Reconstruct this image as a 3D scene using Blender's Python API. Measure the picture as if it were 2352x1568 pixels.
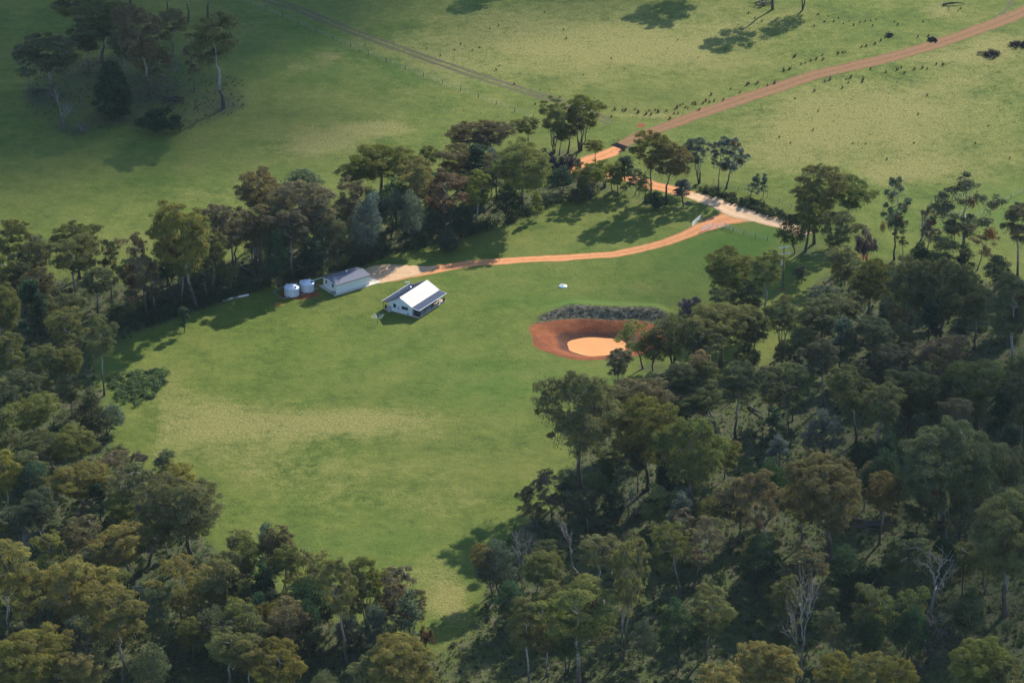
import bpy, math, random
import numpy as np
from mathutils import Vector, Matrix

for _o in list(bpy.data.objects):
    bpy.data.objects.remove(_o)
SC = bpy.context.scene
COL = SC.collection
R = math.radians

# ------------------------------------------------------------------ camera
CAM_H = 415.0
PITCH = R(25.0)
HFOV = R(15.0)
cam = bpy.data.cameras.new('camera')
cam.sensor_width = 36.0
cam.lens = 18.0 / math.tan(HFOV / 2)
cam.clip_start = 1.0
cam.clip_end = 20000.0
cam_o = bpy.data.objects.new('camera', cam)
cam_o.location = (0, 0, CAM_H)
cam_o.rotation_euler = (R(90) - PITCH, 0, 0)
COL.objects.link(cam_o)
SC.camera = cam_o

# ------------------------------------------------------------------ light
SUN_EL = R(29.0)
SUN_DIR = Vector((0.49 * math.cos(SUN_EL), 0.872 * math.cos(SUN_EL), math.sin(SUN_EL))).normalized()
world = bpy.data.worlds.new('World')
SC.world = world
world.use_nodes = True
wn = world.node_tree
wn.nodes.clear()
wo = wn.nodes.new('ShaderNodeOutputWorld')
wb = wn.nodes.new('ShaderNodeBackground')
ws = wn.nodes.new('ShaderNodeTexSky')
ws.sky_type = 'NISHITA'
ws.sun_disc = False
ws.sun_elevation = SUN_EL
ws.sun_rotation = math.atan2(SUN_DIR.x, SUN_DIR.y)
ws.altitude = 700
ws.dust_density = 0.3
ws.ozone_density = 3.0
wb.inputs['Strength'].default_value = 0.15
wn.links.new(ws.outputs[0], wb.inputs['Color'])
wn.links.new(wb.outputs[0], wo.inputs['Surface'])
sun = bpy.data.lights.new('sun', 'SUN')
sun.energy = 5.0
sun.angle = R(0.53)
sun.color = (1.0, 0.93, 0.81)
sun_o = bpy.data.objects.new('sun', sun)
sun_o.rotation_euler = SUN_DIR.to_track_quat('Z', 'Y').to_euler()
sun_o.location = (200, 1400, 600)
COL.objects.link(sun_o)
SC.view_settings.view_transform = 'Standard'
SC.view_settings.look = 'None'
SC.view_settings.exposure = 0.86
SC.view_settings.gamma = 1.0
SC.render.engine = 'CYCLES'
SC.cycles.use_denoising = True
SC.cycles.denoiser = 'OPENIMAGEDENOISE'
SC.cycles.denoising_prefilter = 'NONE'
SC.cycles.denoising_input_passes = 'RGB_ALBEDO_NORMAL'
SC.cycles.use_adaptive_sampling = False
SC.cycles.max_bounces = 6
SC.cycles.diffuse_bounces = 3
SC.cycles.transmission_bounces = 3
SC.cycles.transparent_max_bounces = 4
SC.cycles.volume_bounces = 0
SC.cycles.caustics_reflective = False
SC.cycles.caustics_refractive = False

# ------------------------------------------------------------------ photo geometry: where a sight line meets the ground
FP = 1176.0 / math.tan(HFOV / 2)      # in units of a 2352 px wide frame
CD, SD = math.cos(PITCH), math.sin(PITCH)


def G(px, py, z=0.0):
    u = (px - 1176.0) / FP
    v = (784.0 - py) / FP
    dy, dz = CD + v * SD, -SD + v * CD
    t = (z - CAM_H) / dz
    return (u * t, dy * t)


def height_at(y, py):
    v = (784.0 - py) / FP
    return CAM_H + y * (v * CD - SD) / (CD + v * SD)


def toP(x, y, z=0.0):
    dep = y * CD - (z - CAM_H) * SD
    up = y * SD + (z - CAM_H) * CD
    return (1176.0 + FP * x / dep, 784.0 - FP * up / dep)


def ppm(y, z=0.0):
    return FP / (y * CD - (z - CAM_H) * SD)


# ------------------------------------------------------------------ helpers
def empty(name, loc, rz=0.0):
    o = bpy.data.objects.new(name, None)
    o.empty_display_size = 0.5
    o.location = loc
    o.rotation_euler = (0, 0, rz)
    COL.objects.link(o)
    return o


def tag(o, label=None, cat=None, group=None, kind=None):
    if label: o['label'] = label
    if cat: o['category'] = cat
    if group: o['group'] = group
    if kind: o['kind'] = kind
    return o


def link(name, me, parent=None, m=None, loc=None):
    o = bpy.data.objects.new(name, me)
    if m is not None:
        me.materials.clear()
        me.materials.append(m)
    COL.objects.link(o)
    if parent is not None:
        o.parent = parent
    if loc is not None:
        o.location = loc
    return o


def mesh(name, verts, faces, smooth=False):
    me = bpy.data.meshes.new(name)
    me.from_pydata([tuple(v) for v in verts], [], [tuple(int(i) for i in f) for f in faces])
    if smooth:
        me.polygons.foreach_set('use_smooth', [True] * len(me.polygons))
    me.update()
    return me


class MB:
    def __init__(s):
        s.v, s.f = [], []

    def add(s, v, f):
        b = len(s.v)
        s.v += [tuple(x) for x in v]
        s.f += [tuple(i + b for i in q) for q in f]
        return s

    def box(s, x0, x1, y0, y1, z0, z1):
        return s.add([(x0, y0, z0), (x1, y0, z0), (x1, y1, z0), (x0, y1, z0), (x0, y0, z1), (x1, y0, z1), (x1, y1, z1), (x0, y1, z1)],
                     [(0, 3, 2, 1), (4, 5, 6, 7), (0, 1, 5, 4), (1, 2, 6, 5), (2, 3, 7, 6), (3, 0, 4, 7)])

    def tube(s, pts, rads, n=6, cap=True):
        pts = [Vector(p) for p in pts]
        if not hasattr(rads, '__len__'):
            rads = [rads] * len(pts)
        vs, fs = [], []
        for i, p in enumerate(pts):
            d = (pts[min(i + 1, len(pts) - 1)] - pts[max(i - 1, 0)])
            if d.length < 1e-6: d = Vector((0, 0, 1))
            d.normalize()
            a = d.cross(Vector((0.31, 0.95, 0.05)))
            if a.length < 0.05: a = d.cross(Vector((1, 0, 0)))
            a.normalize()
            b = d.cross(a)
            for k in range(n):
                t = 2 * math.pi * k / n
                vs.append(p + (a * math.cos(t) + b * math.sin(t)) * rads[i])
        for i in range(len(pts) - 1):
            for k in range(n):
                fs.append((i * n + k, i * n + (k + 1) % n, (i + 1) * n + (k + 1) % n, (i + 1) * n + k))
        if cap:
            fs.append(tuple(range(n - 1, -1, -1)))
            fs.append(tuple((len(pts) - 1) * n + k for k in range(n)))
        return s.add(vs, fs)

    def slab(s, poly, th):
        """a plate: polygon in 3-D given top corners, thickness downward"""
        n = len(poly)
        vs = [tuple(p) for p in poly] + [(p[0], p[1], p[2] - th) for p in poly]
        fs = [tuple(range(n)), tuple(range(2 * n - 1, n - 1, -1))] + [(i, i + n, (i + 1) % n + n, (i + 1) % n) for i in range(n)]
        return s.add(vs, fs)

    def lathe(s, prof, n=24, cx=0, cy=0):
        vs, fs = [], []
        for r, z in prof:
            for k in range(n):
                t = 2 * math.pi * k / n
                vs.append((cx + r * math.cos(t), cy + r * math.sin(t), z))
        for i in range(len(prof) - 1):
            for k in range(n):
                fs.append((i * n + k, i * n + (k + 1) % n, (i + 1) * n + (k + 1) % n, (i + 1) * n + k))
        return s.add(vs, fs)

    def me(s, name, smooth=False):
        return mesh(name, s.v, s.f, smooth)

    def build(s, name, m, parent=None, loc=None, smooth=False):
        return link(name, s.me(name, smooth), parent, m, loc)


# ------------------------------------------------------------------ materials
def newmat(name):
    m = bpy.data.materials.new(name)
    m.use_nodes = True
    nt = m.node_tree
    b = nt.nodes['Principled BSDF']
    return m, nt, b


def N(nt, typ, **kw):
    n = nt.nodes.new(typ)
    for k, v in kw.items():
        if k.startswith('i_'):
            n.inputs[k[2:]].default_value = v
        else:
            setattr(n, k, v)
    return n


def ramp(nt, stops):
    n = nt.nodes.new('ShaderNodeValToRGB')
    e = n.color_ramp.elements
    while len(e) < len(stops): e.new(0.5)
    for el, (p, c) in zip(e, stops):
        el.position = p
        el.color = tuple(c) + (1,) if len(c) == 3 else c
    return n


def noise(nt, scale, detail=3, rough=0.55, vec=None, dim='3D'):
    n = N(nt, 'ShaderNodeTexNoise', noise_dimensions=dim)
    n.inputs['Scale'].default_value = scale
    n.inputs['Detail'].default_value = detail
    n.inputs['Roughness'].default_value = rough
    if vec is not None: nt.links.new(vec, n.inputs['Vector'])
    return n


def mixc(nt, fac, a, b, mode='MIX'):
    n = N(nt, 'ShaderNodeMix', data_type='RGBA', blend_type=mode)
    for sock, val in ((0, fac), (6, a), (7, b)):
        if isinstance(val, (int, float)):
            n.inputs[sock].default_value = val
        elif isinstance(val, (tuple, list)):
            n.inputs[sock].default_value = tuple(val) + (1,) if len(val) == 3 else tuple(val)
        else:
            nt.links.new(val, n.inputs[sock])
    return n.outputs[2]


def math_(nt, op, a, b=0.0, c=0.0, clamp=False):
    n = N(nt, 'ShaderNodeMath', operation=op, use_clamp=clamp)
    for i, val in enumerate((a, b, c)):
        if isinstance(val, (int, float)):
            n.inputs[i].default_value = val
        else:
            nt.links.new(val, n.inputs[i])
    return n.outputs[0]


def mapr(nt, v, a, b, c=0.0, d=1.0):
    n = N(nt, 'ShaderNodeMapRange')
    n.clamp = True
    nt.links.new(v, n.inputs[0])
    for i, x in enumerate((a, b, c, d)): n.inputs[i + 1].default_value = x
    return n.outputs[0]


def attr(nt, name):
    return N(nt, 'ShaderNodeAttribute', attribute_name=name).outputs['Fac']


def simple(name, col, rough=0.7, metal=0.0, var=0.15, scale=2.0, spec=0.5, bump=0.0, bscale=8.0):
    m, nt, b = newmat(name)
    tc = N(nt, 'ShaderNodeTexCoord')
    n = noise(nt, scale, 5, 0.6, tc.outputs['Object'])
    lo = tuple(c * (1 - var * 1.6) for c in col)
    hi = tuple(min(1, c * (1 + var)) for c in col)
    r = ramp(nt, [(0.3, lo), (0.7, hi)])
    nt.links.new(n.outputs['Fac'], r.inputs[0])
    nt.links.new(r.outputs[0], b.inputs['Base Color'])
    b.inputs['Roughness'].default_value = rough
    b.inputs['Metallic'].default_value = metal
    b.inputs['Specular IOR Level'].default_value = spec
    if bump:
        n2 = noise(nt, bscale, 4, 0.6, tc.outputs['Object'])
        bp = N(nt, 'ShaderNodeBump')
        bp.inputs['Strength'].default_value = bump
        nt.links.new(n2.outputs['Fac'], bp.inputs['Height'])
        nt.links.new(bp.outputs[0], b.inputs['Normal'])
    return m


def ribbed(name, col, rough, metal, axis, period, var=0.08, spec=0.5, strength=0.5, rot=0.0):
    """sheet metal / cladding whose fine ribs are below a pixel"""
    m, nt, b = newmat(name)
    tc = N(nt, 'ShaderNodeTexCoord')
    w = N(nt, 'ShaderNodeTexWave', wave_type='BANDS', bands_direction=axis)
    w.inputs['Scale'].default_value = 2 * math.pi / period / 20.0 * 1.0
    nt.links.new(tc.outputs['Object'], w.inputs['Vector'])
    bp = N(nt, 'ShaderNodeBump')
    bp.inputs['Strength'].default_value = strength
    bp.inputs['Distance'].default_value = 0.03
    nt.links.new(w.outputs['Fac'], bp.inputs['Height'])
    nt.links.new(bp.outputs[0], b.inputs['Normal'])
    n = noise(nt, 0.7, 5, 0.65, tc.outputs['Object'])
    r = ramp(nt, [(0.3, tuple(c * (1 - var * 1.5) for c in col)), (0.7, tuple(min(1, c * (1 + var)) for c in col))])
    nt.links.new(n.outputs['Fac'], r.inputs[0])
    nt.links.new(r.outputs[0], b.inputs['Base Color'])
    b.inputs['Roughness'].default_value = rough
    b.inputs['Metallic'].default_value = metal
    b.inputs['Specular IOR Level'].default_value = spec
    return m


# the pasture colour, shared by the ground and by the grassy edges of the tracks
def pasture_group():
    g = bpy.data.node_groups.new('pasture_colour', 'ShaderNodeTree')
    g.interface.new_socket('Dry', in_out='INPUT', socket_type='NodeSocketFloat')
    g.interface.new_socket('Lush', in_out='INPUT', socket_type='NodeSocketFloat')
    g.interface.new_socket('Litter', in_out='INPUT', socket_type='NodeSocketFloat')
    g.interface.new_socket('Color', in_out='OUTPUT', socket_type='NodeSocketColor')
    g.interface.new_socket('Height', in_out='OUTPUT', socket_type='NodeSocketFloat')
    gi = g.nodes.new('NodeGroupInput')
    go = g.nodes.new('NodeGroupOutput')
    geo = N(g, 'ShaderNodeNewGeometry').outputs['Position']
    n_big = noise(g, 0.013, 4, 0.6, geo).outputs['Fac']
    n_mid = noise(g, 0.075, 5, 0.65, geo).outputs['Fac']
    n_spot = noise(g, 0.33, 5, 0.72, geo).outputs['Fac']
    n_fine = noise(g, 1.5, 4, 0.75, geo).outputs['Fac']
    n_grit = noise(g, 4.0, 3, 0.8, geo).outputs['Fac']
    green = ramp(g, [(0.36, (0.034, 0.058, 0.007)), (0.5, (0.088, 0.124, 0.014)), (0.64, (0.156, 0.184, 0.028))])
    f = math_(g, 'ADD', math_(g, 'MULTIPLY', n_mid, 0.28), math_(g, 'ADD', math_(g, 'MULTIPLY', n_spot, 0.36), math_(g, 'MULTIPLY', n_fine, 0.36)))
    g.links.new(f, green.inputs[0])
    lush = mixc(g, math_(g, 'MULTIPLY', gi.outputs['Lush'], 0.75), green.outputs[0], (0.058, 0.128, 0.013))
    yel = mixc(g, mapr(g, math_(g, 'ADD', math_(g, 'MULTIPLY', n_big, 0.5), math_(g, 'MULTIPLY', n_mid, 0.5)), 0.42, 0.62, 0.0, 0.55), lush, (0.150, 0.148, 0.034))
    # straw: threshold falls as dryness rises
    s = math_(g, 'ADD', math_(g, 'MULTIPLY', n_spot, 0.5), math_(g, 'ADD', math_(g, 'MULTIPLY', n_fine, 0.3), math_(g, 'MULTIPLY', n_grit, 0.2)))
    s = math_(g, 'ADD', s, math_(g, 'MULTIPLY', math_(g, 'SUBTRACT', gi.outputs['Dry'], 0.5), 0.40))
    s = math_(g, 'ADD', s, math_(g, 'MULTIPLY', math_(g, 'SUBTRACT', n_mid, 0.5), 0.42))
    sf = mapr(g, s, 0.46, 0.72, 0.0, 0.85)
    straw = ramp(g, [(0.3, (0.125, 0.13, 0.028)), (0.5, (0.205, 0.188, 0.052)), (0.72, (0.335, 0.285, 0.11))])
    g.links.new(n_fine, straw.inputs[0])
    c1 = mixc(g, sf, yel, straw.outputs[0])
    # dark tufts
    tu = mapr(g, n_grit, 0.33, 0.42, 0.5, 0.0)
    c2 = mixc(g, tu, c1, (0.022, 0.040, 0.012))
    # leaf litter and bare earth under the trees
    lit = ramp(g, [(0.30, (0.016, 0.030, 0.011)), (0.43, (0.034, 0.056, 0.017)), (0.52, (0.060, 0.070, 0.026)), (0.60, (0.110, 0.092, 0.052)), (0.68, (0.034, 0.060, 0.016)), (0.78, (0.09, 0.085, 0.04))])
    g.links.new(math_(g, 'ADD', math_(g, 'MULTIPLY', n_spot, 0.62), math_(g, 'MULTIPLY', n_fine, 0.38)), lit.inputs[0])
    lf = mapr(g, math_(g, 'ADD', gi.outputs['Litter'], math_(g, 'MULTIPLY', math_(g, 'SUBTRACT', n_spot, 0.5), 1.1)), 0.22, 0.62)
    c3 = mixc(g, lf, c2, lit.outputs[0])
    g.links.new(c3, go.inputs['Color'])
    h = math_(g, 'ADD', math_(g, 'MULTIPLY', n_fine, 0.6), math_(g, 'ADD', math_(g, 'MULTIPLY', n_grit, 0.4), math_(g, 'MULTIPLY', n_spot, 1.2)))
    g.links.new(h, go.inputs['Height'])
    return g


PASTURE = pasture_group()


def ground_material():
    m, nt, b = newmat('pasture')
    gp = N(nt, 'ShaderNodeGroup', node_tree=PASTURE)
    for k, a in (('Dry', 'dry'), ('Lush', 'lush'), ('Litter', 'litter')):
        nt.links.new(attr(nt, a), gp.inputs[k])
    geo = N(nt, 'ShaderNodeNewGeometry').outputs['Position']
    n1 = noise(nt, 0.5, 5, 0.7, geo).outputs['Fac']
    n2 = noise(nt, 0.12, 4, 0.6, geo).outputs['Fac']
    soil = ramp(nt, [(0.3, (0.115, 0.036, 0.017)), (0.5, (0.215, 0.066, 0.024)), (0.72, (0.33, 0.118, 0.042))])
    nt.links.new(math_(nt, 'ADD', math_(nt, 'MULTIPLY', n1, 0.5), math_(nt, 'MULTIPLY', n2, 0.5)), soil.inputs[0])
    sf = mapr(nt, math_(nt, 'ADD', attr(nt, 'soil'), math_(nt, 'MULTIPLY', math_(nt, 'SUBTRACT', n1, 0.5), 0.7)), 0.40, 0.60)
    wet = mixc(nt, attr(nt, 'wet'), soil.outputs[0], (0.075, 0.034, 0.022))
    col = mixc(nt, sf, gp.outputs['Color'], wet)
    nb = noise(nt, 0.9, 4, 0.75, geo).outputs['Fac']
    br = ramp(nt, [(0.40, (0.020, 0.026, 0.018)), (0.49, (0.070, 0.064, 0.044)), (0.62, (0.20, 0.175, 0.13))])
    nt.links.new(nb, br.inputs[0])
    dung = mixc(nt, attr(nt, 'bank'), col, br.outputs[0])
    nt.links.new(dung, b.inputs['Base Color'])
    b.inputs['Roughness'].default_value = 0.95
    b.inputs['Specular IOR Level'].default_value = 0.1
    bp = N(nt, 'ShaderNodeBump')
    bp.inputs['Strength'].default_value = 0.85
    bp.inputs['Distance'].default_value = 0.28
    nt.links.new(gp.outputs['Height'], bp.inputs['Height'])
    nt.links.new(bp.outputs[0], b.inputs['Normal'])
    return m


def road_material(name, c0, c1, c2, scale=0.6, edge=0.55, edge_dry=0.5, stones=(0.5, 0.4, 0.28)):
    m, nt, b = newmat(name)
    geo = N(nt, 'ShaderNodeNewGeometry').outputs['Position']
    n1 = noise(nt, scale, 5, 0.7, geo).outputs['Fac']
    n2 = noise(nt, scale * 7, 3, 0.7, geo).outputs['Fac']
    r = ramp(nt, [(0.3, c0), (0.5, c1), (0.7, c2)])
    nt.links.new(math_(nt, 'ADD', math_(nt, 'MULTIPLY', n1, 0.65), math_(nt, 'MULTIPLY', n2, 0.35)), r.inputs[0])
    st = mixc(nt, mapr(nt, n2, 0.62, 0.72, 0, 0.5), r.outputs[0], stones)
    gp = N(nt, 'ShaderNodeGroup', node_tree=PASTURE)
    gp.inputs['Dry'].default_value = edge_dry
    gp.inputs['Lush'].default_value = 0.2
    gp.inputs['Litter'].default_value = 0.0
    e = attr(nt, 'edge')
    ef = mapr(nt, math_(nt, 'ADD', e, math_(nt, 'MULTIPLY', math_(nt, 'SUBTRACT', n1, 0.5), 1.1)), edge, edge + 0.22)
    col = mixc(nt, ef, st, gp.outputs['Color'])
    # compacted wheel lines are a little paler
    wl = attr(nt, 'wheel')
    col = mixc(nt, math_(nt, 'MULTIPLY', wl, 0.5), col, tuple(min(1, c * 1.35) for c in c2))
    nt.links.new(col, b.inputs['Base Color'])
    b.inputs['Roughness'].default_value = 0.95
    b.inputs['Specular IOR Level'].default_value = 0.12
    bp = N(nt, 'ShaderNodeBump')
    bp.inputs['Strength'].default_value = 0.5
    bp.inputs['Distance'].default_value = 0.08
    nt.links.new(n2, bp.inputs['Height'])
    nt.links.new(bp.outputs[0], b.inputs['Normal'])
    return m


def leaf_material(name, translucent=0.36):
    m, nt, b = newmat(name)
    oi = N(nt, 'ShaderNodeObjectInfo')
    t = attr(nt, 'tone')
    hsv = N(nt, 'ShaderNodeHueSaturation')
    nt.links.new(oi.outputs['Color'], hsv.inputs['Color'])
    nt.links.new(mapr(nt, t, 0, 1, 0.478, 0.522), hsv.inputs['Hue'])
    nt.links.new(mapr(nt, t, 0, 1, 0.62, 1.38), hsv.inputs['Value'])
    hsv.inputs['Saturation'].default_value = 1.0
    nt.links.new(hsv.outputs[0], b.inputs['Base Color'])
    b.inputs['Roughness'].default_value = 0.7
    b.inputs['Specular IOR Level'].default_value = 0.06
    tr = N(nt, 'ShaderNodeBsdfTranslucent')
    hs2 = N(nt, 'ShaderNodeHueSaturation')
    hs2.inputs['Value'].default_value = 1.25
    hs2.inputs['Saturation'].default_value = 1.1
    nt.links.new(hsv.outputs[0], hs2.inputs['Color'])
    nt.links.new(hs2.outputs[0], tr.inputs['Color'])
    mx = N(nt, 'ShaderNodeMixShader')
    mx.inputs[0].default_value = translucent
    out = nt.nodes['Material Output']
    nt.links.new(b.outputs[0], mx.inputs[1])
    nt.links.new(tr.outputs[0], mx.inputs[2])
    nt.links.new(mx.outputs[0], out.inputs['Surface'])
    return m


def bark_material(name, low, high, z0=2.0, z1=9.0):
    m, nt, b = newmat(name)
    tc = N(nt, 'ShaderNodeTexCoord')
    sx = N(nt, 'ShaderNodeSeparateXYZ')
    nt.links.new(tc.outputs['Object'], sx.inputs[0])
    n1 = noise(nt, 0.9, 4, 0.65, tc.outputs['Object']).outputs['Fac']
    n2 = noise(nt, 3.5, 3, 0.65, tc.outputs['Object']).outputs['Fac']
    # rough dark bark below, smooth pale bark on the limbs
    zf = math_(nt, 'ADD', mapr(nt, sx.outputs[2], z0, z1), math_(nt, 'MULTIPLY', math_(nt, 'SUBTRACT', n1, 0.5), 1.6))
    f = mapr(nt, zf, 0.3, 0.75)
    c = mixc(nt, f, low, high)
    c = mixc(nt, mapr(nt, n2, 0.35, 0.7, 0.0, 0.55), c, tuple(x * 0.45 for x in low))
    nt.links.new(c, b.inputs['Base Color'])
    b.inputs['Roughness'].default_value = 0.85
    b.inputs['Specular IOR Level'].default_value = 0.25
    return m


M = {}
M['ground'] = ground_material()
M['orange_gravel'] = road_material('orange_gravel', (0.34, 0.125, 0.045), (0.48, 0.195, 0.074), (0.58, 0.265, 0.112), edge=0.42)
M['pale_gravel'] = road_material('pale_gravel', (0.41, 0.245, 0.130), (0.53, 0.335, 0.185), (0.61, 0.43, 0.265), edge=0.7)
M['red_gravel'] = road_material('red_gravel', (0.140, 0.068, 0.028), (0.185, 0.094, 0.040), (0.230, 0.126, 0.056), stones=(0.28, 0.18, 0.11))
M['rut'] = road_material('worn_track', (0.066, 0.060, 0.027), (0.092, 0.080, 0.037), (0.115, 0.100, 0.05), edge=0.38, edge_dry=0.55, stones=(0.2, 0.16, 0.1))
M['leaf'] = leaf_material('gum_leaves')
M['bark'] = bark_material('gum_bark', (0.085, 0.068, 0.055), (0.34, 0.31, 0.27))
M['dead_bark'] = bark_material('dead_wood', (0.12, 0.105, 0.092), (0.27, 0.25, 0.23), 0.0, 6.0)
M['dark_bark'] = bark_material('dark_bark', (0.055, 0.045, 0.038), (0.12, 0.10, 0.085))
M['white_wall'] = ribbed('white_cladding', (0.66, 0.68, 0.68), 0.6, 0.0, 'X', 0.25, 0.04, 0.3, 0.25)
M['cream_wall'] = ribbed('cream_cladding', (0.76, 0.75, 0.68), 0.6, 0.0, 'DIAGONAL', 0.3, 0.04, 0.3, 0.1)
M['roof'] = ribbed('blue_grey_steel_roof', (0.060, 0.072, 0.112), 0.36, 0.0, 'Y', 0.24, 0.06, 0.24, 0.05)
M['shed_roof'] = ribbed('grey_steel_roof', (0.135, 0.145, 0.190), 0.55, 0.0, 'Y', 0.24, 0.05, 0.3, 0.04)
M['trim'] = simple('dark_trim', (0.035, 0.038, 0.048), 0.5, 0.0, 0.08)
M['white_trim'] = simple('white_trim', (0.78, 0.78, 0.76), 0.5, 0.0, 0.05)
M['concrete'] = simple('concrete_slab', (0.56, 0.50, 0.40), 0.9, 0.0, 0.12, 1.2, 0.2)
M['tank'] = ribbed('tank_zinc', (0.70, 0.73, 0.76), 0.42, 0.20, 'Z', 0.16, 0.05, 0.5, 0.45)
M['tank_roof'] = simple('tank_roof_zinc', (0.74, 0.78, 0.84), 0.38, 0.2, 0.05)
M['glass'] = simple('window_glass', (0.035, 0.045, 0.055), 0.08, 0.0, 0.05, 1.0, 0.6)
M['timber'] = simple('stained_timber', (0.20, 0.095, 0.045), 0.75, 0.0, 0.25, 3.0)
M['grey_timber'] = simple('weathered_timber', (0.23, 0.195, 0.165), 0.9, 0.0, 0.3, 1.5)
M['post'] = simple('dark_post_timber', (0.075, 0.058, 0.045), 0.9, 0.0, 0.3, 2.5)
M['steel'] = simple('galvanised_steel', (0.52, 0.54, 0.55), 0.4, 0.6, 0.08)
M['rust'] = simple('rusty_steel', (0.15, 0.105, 0.085), 0.8, 0.2, 0.3)
M['white_paint'] = simple('white_painted_rail', (0.80, 0.80, 0.78), 0.45, 0.0, 0.05)
M['green_paint'] = simple('pale_painted_rail', (0.40, 0.42, 0.38), 0.5, 0.1, 0.10)
M['black'] = simple('black_cover', (0.020, 0.020, 0.026), 0.7, 0.0, 0.2)
M['mint'] = simple('pale_mint_plastic', (0.70, 0.78, 0.72), 0.5, 0.0, 0.05)
M['pole'] = simple('power_pole_timber', (0.085, 0.085, 0.075), 0.85, 0.0, 0.2)
M['insulator'] = simple('insulator', (0.75, 0.75, 0.75), 0.3, 0.0, 0.05)
M['charred'] = simple('charred_wood', (0.028, 0.024, 0.024), 0.95, 0.0, 0.4, 2.0)
M['orange'] = simple('leaf_litter_heap', (0.16, 0.11, 0.075), 0.95, 0.0, 0.3)

m, nt, b = newmat('muddy_water')
geo = N(nt, 'ShaderNodeNewGeometry').outputs['Position']
n1 = noise(nt, 0.15, 3, 0.5, geo).outputs['Fac']
r_ = ramp(nt, [(0.3, (0.70, 0.29, 0.066)), (0.7, (0.78, 0.345, 0.086))])
nt.links.new(n1, r_.inputs[0])
nt.links.new(r_.outputs[0], b.inputs['Base Color'])
b.inputs['Roughness'].default_value = 0.12
b.inputs['Specular IOR Level'].default_value = 0.16
n2 = noise(nt, 5.0, 2, 0.5, geo).outputs['Fac']
bp = N(nt, 'ShaderNodeBump'); bp.inputs['Strength'].default_value = 0.08; bp.inputs['Distance'].default_value = 0.02
nt.links.new(n2, bp.inputs['Height']); nt.links.new(bp.outputs[0], b.inputs['Normal'])
M['water'] = m

m, nt, b = newmat('cloud_white')
b.inputs['Base Color'].default_value = (0.85, 0.85, 0.86, 1)
b.inputs['Roughness'].default_value = 1.0
n1 = noise(nt, 0.02, 4, 0.6, N(nt, 'ShaderNodeNewGeometry').outputs['Position']).outputs['Fac']
r_ = ramp(nt, [(0.3, (0.78, 0.79, 0.81)), (0.7, (0.9, 0.9, 0.9))])
nt.links.new(n1, r_.inputs[0]); nt.links.new(r_.outputs[0], b.inputs['Base Color'])
M['cloud'] = m

# ------------------------------------------------------------------ terrain
DCX, DCY, DA, DB = 21.5, 891.5, 16.8, 12.2
WATER_Z = -2.3


def smooth(a, b, t):
    t = np.clip((t - a) / (b - a), 0, 1)
    return t * t * (3 - 2 * t)


def terrain(x, y):
    x = np.asarray(x, float); y = np.asarray(y, float)
    ex, ey = (x - DCX) / DA, (y - DCY) / DB
    ang = np.arctan2(ey, ex)
    wob = 1 + 0.03 * np.sin(3 * ang + 1.0) + 0.022 * np.sin(7 * ang + 2.0)
    # the far side of the bowl is cut nearly straight, the near side is round
    far = (np.abs(ex) ** 3.6 + np.abs(np.maximum(ey, 0) * 0.98) ** 3.6) ** (1 / 3.6)
    r = np.where(ey > 0, far, np.hypot(ex, ey)) / wob
    ri = np.hypot(ex, ey - 0.04) / wob
    z = -3.1 * smooth(1.0, 0.18, np.maximum(r, np.minimum(ri, 1.0) * 0.0 + r))
    z = np.where(r < 1, -3.1 * smooth(1.0, 0.18, 0.35 * r + 0.65 * np.minimum(ri, 1.0)) * smooth(1.0, 0.86, r), 0.0)
    # the earth bank thrown up on the far side
    dist = (r - 1.0) * (DA + DB) / 2
    win = smooth(-1.06, -0.30, ex) * smooth(1.4, 0.85, ex) * smooth(0.35, 0.75, ey)
    hb = 1.4 * win ** 0.8
    dist = np.where(dist > 0, dist / (0.35 + 0.65 * win), dist)
    prof = smooth(-0.5, 4.6, dist) * smooth(14.0, 5.4, dist)
    z = z + hb * prof
    return z, r, dist, win


def gz(x, y):
    return float(terrain(x, y)[0])


def in_poly(px, py, poly):
    px = np.asarray(px); py = np.asarray(py)
    res = np.zeros(px.shape, bool)
    n = len(poly)
    for i in range(n):
        x0, y0 = poly[i]; x1, y1 = poly[(i + 1) % n]
        if y0 == y1: continue
        c = ((y0 > py) != (y1 > py)) & (px < (x1 - x0) * (py - y0) / (y1 - y0) + x0)
        res ^= c
    return res


# outlines of the wooded ground, traced on the photograph's ground plane
WOODS = [
    [(1490, 870), (1560, 850), (1760, 850), (1800, 790), (1850, 720), (1880, 640), (2000, 600), (2200, 640), (2360, 650), (2500, 640), (2560, 1640),
     (960, 1640), (1010, 1500), (1100, 1410), (1130, 1310), (1180, 1210), (1290, 1160), (1300, 1080), (1400, 960)],
    [(-200, 610), (100, 640), (250, 650), (420, 640), (560, 590), (700, 560), (900, 520), (1060, 470), (1200, 440), (1300, 400), (1360, 400),
     (1400, 430), (1290, 460), (1190, 500), (1080, 540), (940, 575), (840, 606), (700, 640), (560, 672), (440, 715), (330, 760), (255, 800), (215, 830),
     (235, 900), (240, 980), (290, 1050), (345, 1090), (450, 1210), (520, 1290), (640, 1380), (800, 1440), (930, 1480), (1010, 1500), (960, 1640), (-300, 1640)],
    [(60, 150), (330, 120), (560, 180), (560, 250), (440, 300), (280, 290), (160, 320), (60, 260)],
]
WOODS_G = [[G(*p) for p in w] for w in WOODS]

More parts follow.
